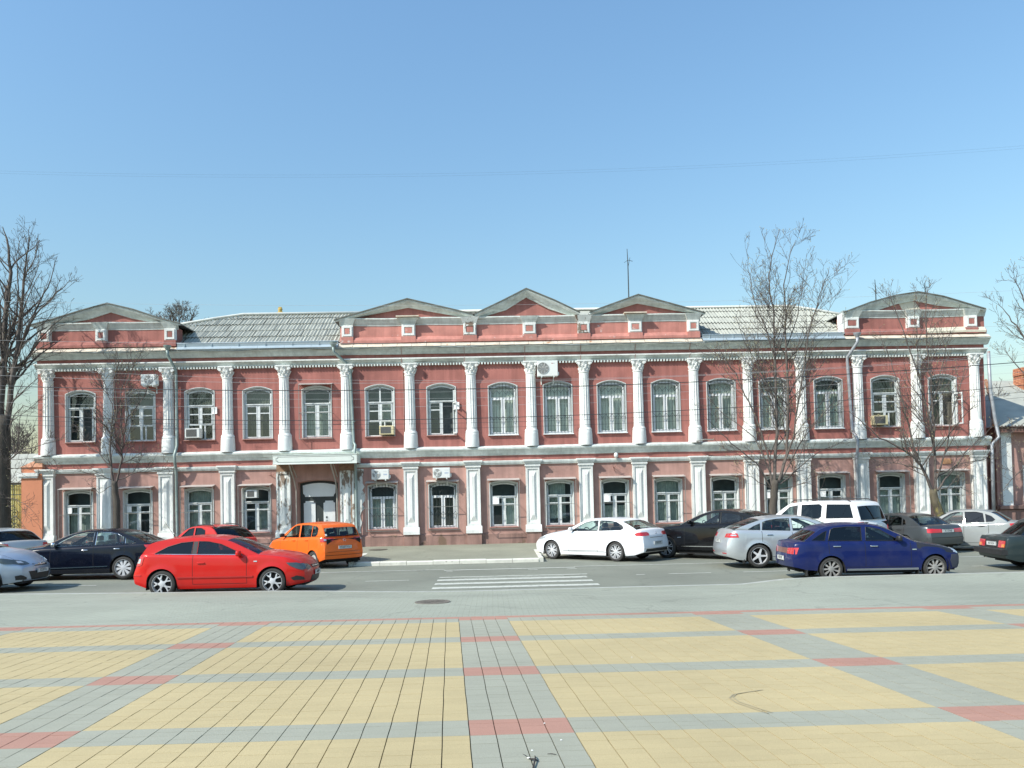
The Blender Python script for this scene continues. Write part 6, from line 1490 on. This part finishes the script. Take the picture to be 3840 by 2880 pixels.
# --- big white suv
car(dict(name='white_suv',label='large white boxy SUV with roof rails parked behind the silver fastback',L=5.13,W=2.0,wb=2.946,fo=.98,wr=.39,near=1,at=(3120,27.6),a=126,group=PK,gap=.07,
 col=(.80,.80,.80),dust=.03,zs=[(0,.95),(.05,1.04),(.3,1.10),(1.0,1.14),(1.4,1.17),(2.0,1.19),(4.6,1.21),(4.95,1.21),(5.08,1.15),(5.13,.95)],crown=(.06,.02),sill=[(0,.42),(.3,.36),(.9,.36),(4.2,.36),(4.7,.44),(5.13,.50)],
 gh=[(1.42,1.17),(2.0,1.62),(2.3,1.80),(3.2,1.86),(4.5,1.84),(4.82,1.79),(5.06,1.21)],ghc=[(-.14,.04),(-.1,.04),(-.04,.035),(0,.035),(.0,.03),(.02,.03),(.04,.0)],ws=(0,1.4),rw=(5,6),tumble=.22,corner=(.10,.06),tail=[(.3,.05),(.5,0),(.8,0),(1.2,.02)],
 wins=[[(1.80,1.24),(2.02,1.45),(2.28,1.67),(2.6,1.73),(2.6,1.25)],[(2.78,1.26),(2.76,1.74),(3.45,1.76),(3.55,1.70),(3.55,1.32),(3.46,1.26)],[(3.76,1.27),(3.74,1.75),(4.60,1.74),(4.78,1.29)]],glass=('clear','mid','dark','dark'),
 doors=[(1.60,2.70),(2.70,3.66)],handles=[(2.5,1.06),(3.4,1.06)],spokes=(5,'star'),mirror=(1.86,1.32),
 patch=[('tail_light','BB',[(.80,.82),(.80,1.14),(.94,1.14),(.94,.80)],redl,.012),('tail_light','S',[(4.93,.82),(4.93,1.14),(5.03,1.14),(5.03,.82)],redl,.012),('plate_recess','B',[(-.36,.86),(.36,.86),(.36,1.06),(-.36,1.06)],MT['acw'],.015)],
 plates=[('B',0,.90,'H750MT')],extra=[X_rails(2.3,4.6,1.89,.72),X_wiper(.1,1.24,1.27,-.4),X_badge('B',0,1.0,.06)]))
# --- dark grey sedan
car(dict(name='grey_sedan',label='dark grey sedan with wide rear lamps parked between the white SUV and a light sedan',L=4.62,W=1.73,wb=2.635,fo=.92,wr=.305,near=1,at=(3405,27.5),a=110,group=PK,
 col=(.085,.095,.10),metal=.5,zs=[(0,.62),(.1,.70),(.8,.82),(1.4,.89),(2.6,.91),(3.6,.93),(4.2,.955),(4.52,.94),(4.62,.80)],crown=(.06,.04),corner=(.16,.14),
 gh=[(1.4,.89),(2.05,1.26),(2.4,1.34),(2.9,1.355),(3.35,1.31),(3.65,1.22),(4.1,.955)],ghc=[(-.15,.05),(-.1,.05),(-.04,.04),(0,.035),(.03,.04),(.05,.04),(.06,.02)],ws=(0,1.3),rw=(4.5,6),
 wins=[[(1.72,.935),(1.96,1.09),(2.2,1.24),(2.4,1.285),(2.66,1.295),(2.70,.95)],[(2.77,.955),(2.74,1.295),(3.08,1.29),(3.3,1.23),(3.34,.97)],[(3.38,.975),(3.34,1.21),(3.48,1.13),(3.52,1.0)]],glass=('mid','mid','mid'),
 doors=[(1.62,2.73),(2.73,3.5)],handles=[(2.5,.80),(3.3,.82)],spokes=(5,'star'),mirror=(1.76,1.0),
 patch=[('tail_light','BB',[(.28,.73),(.28,.84),(.76,.86),(.78,.72)],redl,.01),('tail_light','S',[(4.42,.73),(4.40,.86),(4.58,.86),(4.58,.73)],redl),('bumper_line','B',[(-.8,.55),(.8,.55),(.8,.565),(-.8,.565)],seam,.004)],plates=[('B',0,.78,'K137AB')],extra=[X_pipe(-.5,.3)]))
# --- light silver sedan on the far right
car(dict(name='light_sedan',label='light silver four-door sedan parked at the far right in front of the low pink house',L=4.04,W=1.70,wb=2.47,fo=.74,wr=.285,near=1,at=(3735,27.3),a=139,group=PK,
 col=(.27,.29,.285),metal=.0,zs=[(0,.62),(.08,.72),(.7,.86),(1.1,.93),(2.3,.96),(3.2,.99),(3.7,1.02),(3.95,1.0),(4.04,.84)],crown=(.07,.04),corner=(.15,.12),
 gh=[(1.08,.93),(1.65,1.28),(2.0,1.41),(2.5,1.435),(2.95,1.39),(3.22,1.30),(3.62,1.01)],ghc=[(-.14,.05),(-.1,.05),(-.04,.04),(0,.035),(.03,.04),(.05,.04),(.06,.02)],ws=(0,1.4),rw=(4.5,6),
 wins=[[(1.40,.985),(1.62,1.16),(1.86,1.32),(2.05,1.365),(2.22,1.37),(2.26,1.0)],[(2.33,1.0),(2.30,1.375),(2.66,1.37),(2.86,1.32),(2.92,1.02)],[(2.97,1.025),(2.94,1.30),(3.12,1.22),(3.24,1.1),(3.16,1.04)]],glass=('clear','clear','dark','dark'),
 doors=[(1.28,2.29),(2.29,3.05)],handles=[(2.1,.86),(2.84,.88)],hmat=plast,spokes=(6,'steel'),rim=dull,mirror=(1.42,1.05),
 patch=[('tail_light','S',[(3.74,.74),(3.68,.97),(3.86,.98),(3.96,.76)],redl,.01),('tail_light','BB',[(.6,.73),(.6,.97),(.78,.97),(.8,.73)],redl,.01),('tail_light','S',[(3.76,.82),(3.74,.90),(3.88,.90),(3.9,.82)],clearl,.014)],plates=[('B',0,.7,'T204EK')]))
# --- old dark square sedan at the right edge
car(dict(name='dark_square_sedan',label='old dark green square-edged sedan half cut off by the right edge of the picture',L=4.145,W=1.62,wb=2.424,fo=.66,wr=.29,near=-1,at=(3930,20.6),a=-8,group=TR,
 col=(.022,.034,.036),dust=.1,zs=[(0,.72),(.03,.80),(.5,.84),(1.2,.90),(2.4,.91),(3.2,.91),(3.6,.90),(4.05,.885),(4.12,.87),(4.145,.60)],crown=(.03,.02),corner=(.05,.05),nose=[(.2,.02),(.8,.02)],tail=[(.2,.05),(.4,0),(.5,0),(.9,.04)],round=(.35,.3),bulge=(.03,.02),
 gh=[(1.2,.90),(1.75,1.28),(2.0,1.355),(2.5,1.37),(2.95,1.34),(3.1,1.29),(3.55,.905)],ghc=[(-.10,.04),(-.07,.04),(-.03,.035),(0,.03),(.02,.03),(.04,.03),(.05,.01)],ws=(0,1.3),rw=(5,6),tumble=.26,
 wins=[[(1.46,.95),(1.72,1.14),(1.92,1.29),(2.26,1.31),(2.28,.955)],[(2.35,.955),(2.34,1.31),(2.8,1.30),(2.9,1.25),(3.02,.96)]],glass=('mid','mid','dark'),
 doors=[(1.32,2.31),(2.31,3.06)],handles=[(2.1,.80),(2.9,.80)],hmat=plast,spokes=(6,'steel'),rim=dull,mirror=(1.5,.99),mirmat=plast,
 patch=[('tail_light','BB',[(.38,.60),(.38,.78),(.70,.78),(.70,.60)],redl,.012),('indicator','BB',[(.56,.61),(.56,.69),(.70,.69),(.70,.61)],amber,.02),('boot_panel','B',[(-.7,.57),(.7,.57),(.7,.80),(-.7,.80)],plast,.004)],
 plates=[('B',0,.69,'A415OH')],extra=[lambda t,hit,L,W,pm,zs,patch:MB().box(-L/2-.10,-L/2+.12,-.78,.78,.42,.55).build('rear_bumper',plast,t),X_pipe(.45,.30)]))
# --- pale blue hatch entering at the left
car(dict(name='pale_blue_hatchback',label='pale silver blue hatchback nosing into the picture at the near left edge',L=4.42,W=1.81,wb=2.685,fo=.93,wr=.33,near=-1,front=True,at=(-45,20.6),a=2,group=TR,
 col=(.40,.47,.56),metal=.45,dust=.05,zs=[(0,.62),(.06,.70),(.22,.80),(.6,.92),(1.15,1.02),(1.5,1.03),(2.6,1.05),(3.6,1.1),(4.2,1.08),(4.42,.75)],crown=(.10,.03),corner=(.24,.13),round=(.95,.5),bulge=(.26,.08),
 gh=[(1.12,1.015),(1.95,1.36),(2.4,1.44),(3.0,1.45),(3.5,1.40),(3.9,1.3),(4.2,1.08)],ghc=[(-.16,.06),(-.12,.06),(-.04,.05),(0,.04),(0,.04),(.02,.03),(.03,.02)],ws=(0,1.3),rw=(5,6),
 wins=[[(1.66,1.06),(1.9,1.19),(2.3,1.34),(2.7,1.37),(2.7,1.08)],[(2.78,1.08),(2.78,1.37),(3.3,1.34),(3.66,1.2),(3.7,1.13)]],glass=('mid','mid','mid'),
 doors=[(1.5,2.74),(2.74,3.55)],handles=[(2.5,.9)],spokes=(5,'Y'),mirror=(1.7,1.1),
 patch=[('headlight','S',[(.30,.70),(.36,.80),(.55,.85),(.82,.90),(.74,.80),(.52,.71)],darkl,.014),('headlight','FF',[(.42,.68),(.46,.745),(.60,.79),(.77,.82),(.80,.72),(.62,.665)],darkl,.014),('grille','F',[(-.3,.62),(.3,.62),(.34,.68),(-.34,.68)],plast,.006),('grille_bar','F',[(-.32,.645),(.32,.645),(.32,.665),(-.32,.665)],chrome,.014),('air_intake','F',[(-.40,.28),(.40,.28),(.52,.50),(-.52,.50)],plast,.006),('fog_recess','FF',[(.56,.30),(.57,.35),(.70,.42),(.76,.40),(.74,.30)],plast,.012),('lamp_lens','FF',[(.56,.70),(.58,.755),(.68,.77),(.68,.71)],clearl,.022)],
 plates=[('F',0,.50,'E230TA')],extra=[X_badge('F',0,.655,.06)]))
# --- silver sedan far left
car(dict(name='silver_sedan',label='silver sedan parked at the left edge, its rear showing behind the navy car',L=4.3,W=1.72,wb=2.6,fo=.8,wr=.30,near=1,at=(-40,27.0),a=150,group=PK,z=.06,
 col=(.52,.54,.53),metal=.4,zs=[(0,.64),(.08,.74),(.7,.88),(1.2,.95),(2.4,.98),(3.3,1.0),(3.8,1.03),(4.2,1.02),(4.3,.86)],crown=(.07,.04),corner=(.15,.12),
 gh=[(1.2,.95),(1.8,1.30),(2.15,1.43),(2.7,1.45),(3.15,1.40),(3.45,1.31),(3.85,1.03)],ghc=[(-.14,.05),(-.1,.05),(-.04,.04),(0,.035),(.03,.04),(.05,.04),(.06,.02)],ws=(0,1.4),rw=(4.4,6),
 wins=[[(1.50,1.0),(1.75,1.18),(2.0,1.34),(2.2,1.38),(2.36,1.385),(2.40,1.02)],[(2.47,1.02),(2.44,1.39),(2.85,1.385),(3.05,1.34),(3.12,1.04)]],glass=('clear','mid','dark'),
 doors=[(1.38,2.43),(2.43,3.2)],handles=[(2.2,.88),(3.0,.9)],hmat=plast,spokes=(6,'steel'),rim=dull,
 patch=[('tail_light','BB',[(.58,.74),(.58,.96),(.78,.97),(.8,.74)],redl,.01),('tail_light','S',[(4.02,.76),(3.98,.96),(4.16,.97),(4.24,.78)],redl,.01),('lamp_lens','BB',[(.6,.81),(.6,.88),(.78,.88),(.78,.81)],clearl,.016)],plates=[('B',0,.62,'P602YC')]))
# --- small red car behind the red hatchback
car(dict(name='small_red_car',label='small rounded red car with dark rear glass parked behind the bright red hatchback',L=3.9,W=1.68,wb=2.4,fo=.78,wr=.29,near=1,at=(790,27.0),a=143,group=PK,z=.03,
 col=(.52,.025,.02),dust=.1,zs=[(0,.62),(.08,.72),(.6,.88),(1.0,.94),(2.2,.97),(3.0,1.0),(3.55,1.02),(3.8,.98),(3.9,.80)],crown=(.08,.03),corner=(.16,.14),
 gh=[(1.0,.94),(1.55,1.28),(1.9,1.41),(2.4,1.44),(2.9,1.41),(3.2,1.34),(3.66,1.02)],ghc=[(-.14,.05),(-.1,.05),(-.04,.04),(0,.04),(.03,.04),(.05,.04),(.06,.02)],ws=(0,1.4),rw=(4.3,6),
 wins=[[(1.32,1.0),(1.55,1.16),(1.8,1.33),(2.0,1.37),(2.1,1.375),(2.14,1.01)],[(2.24,1.01),(2.2,1.38),(2.5,1.375),(2.76,1.30),(2.84,1.03)]],glass=('dark','dark','dark','dark'),
 doors=[(1.2,2.19),(2.19,2.95)],handles=[(2.0,.86),(2.75,.88)],spokes=(6,'steel'),rim=dull,
 patch=[('tail_light','BB',[(.52,.82),(.52,.94),(.76,.96),(.78,.82)],redl,.01),('sticker','B',[(-.1,1.31),(.05,1.31),(.05,1.33),(-.1,1.33)],MT['white'],.006)],plates=[('B',0,.64,'C118OE')],extra=[X_rails(2.0,3.1,1.44,.5)]))
# --- driver of the navy sedan
skin=mat('skin',(.50,.27,.18),.6,.06,5); shirt=mat('dark_shirt',(.03,.03,.035),.9,.2,6); hairm=mat('dark_hair',(.02,.015,.012),.8,.2,20)
def skinned(name,verts,edges,radii,m,parent,sub=1):
    me=bpy.data.meshes.new(name); me.from_pydata(verts,edges,[]); o=inst(name,me,parent); me.materials.append(m)
    md=o.modifiers.new('skin','SKIN'); 
    for v,r in zip(me.skin_vertices[0].data,radii): v.radius=(r,r)
    me.skin_vertices[0].data[0].use_root=True
    s=o.modifiers.new('sub','SUBSURF'); s.levels=sub; s.render_levels=sub; md.use_smooth_shade=True; return o
mwn=navy.matrix_basis.copy() if False else None
seat_l=Vector((4.85/2-1.38-1.18,.36,.50)); nx,ny,nz_=navy.location
pl=thing('person','driver in a dark top holding the wheel inside the navy sedan','person',(nx-seat_l.x,ny-seat_l.y,nz_+seat_l.z),PI)
P=[(0,0,.08),(-.03,0,.30),(-.05,0,.50),(-.04,0,.60),(.0,.19,.49),(.20,.26,.33),(.42,.17,.42),(.0,-.19,.49),(.2,-.24,.33),(.42,-.12,.42),(.25,.1,.1),(.48,.12,.16),(.62,.12,-.12),(.25,-.1,.1),(.48,-.12,.16),(.62,-.12,-.12)]
skinned('torso',P,[(0,1),(1,2),(2,3),(2,4),(4,5),(5,6),(2,7),(7,8),(8,9),(0,10),(10,11),(11,12),(0,13),(13,14),(14,15)],[.15,.15,.13,.06,.07,.05,.035,.07,.05,.035,.1,.075,.05,.1,.075,.05],shirt,pl)
skinned('head',[(-.03,0,.60),(-.01,0,.66),(.0,0,.74),(.0,0,.82),(.095,0,.725),(.0,.085,.73),(.0,-.085,.73),(.06,0,.67)],[(0,1),(1,2),(2,3),(2,4),(2,5),(2,6),(1,7)],[.05,.06,.09,.075,.016,.015,.015,.03],skin,pl,2)
b=MB(); b.lathe([(.095,.0),(.102,.05),(.085,.10),(.05,.13),(0,.14)],14,-.02,0,.735); b.build('hair',hairm,pl,True)
for s in (1,-1):
    b=MB(); b.lathe([(0,-.008),(.012,0),(0,.008)],8,.085,s*.032,.755,axis='y'); b.build('eye',hairm,pl,True)
    y=.17 if s>0 else -.12
    for f in range(4): 
        b=MB(); b.tube([(.42,y+s*.01,.425),(.46,y+(f-1.5)*.018,.435+.006*f),(.485,y+(f-1.5)*.018,.42+.006*f),(.475,y+(f-1.5)*.018,.40+.006*f)],[.012,.01,.009,.008],5); b.build('finger',skin,pl,True)
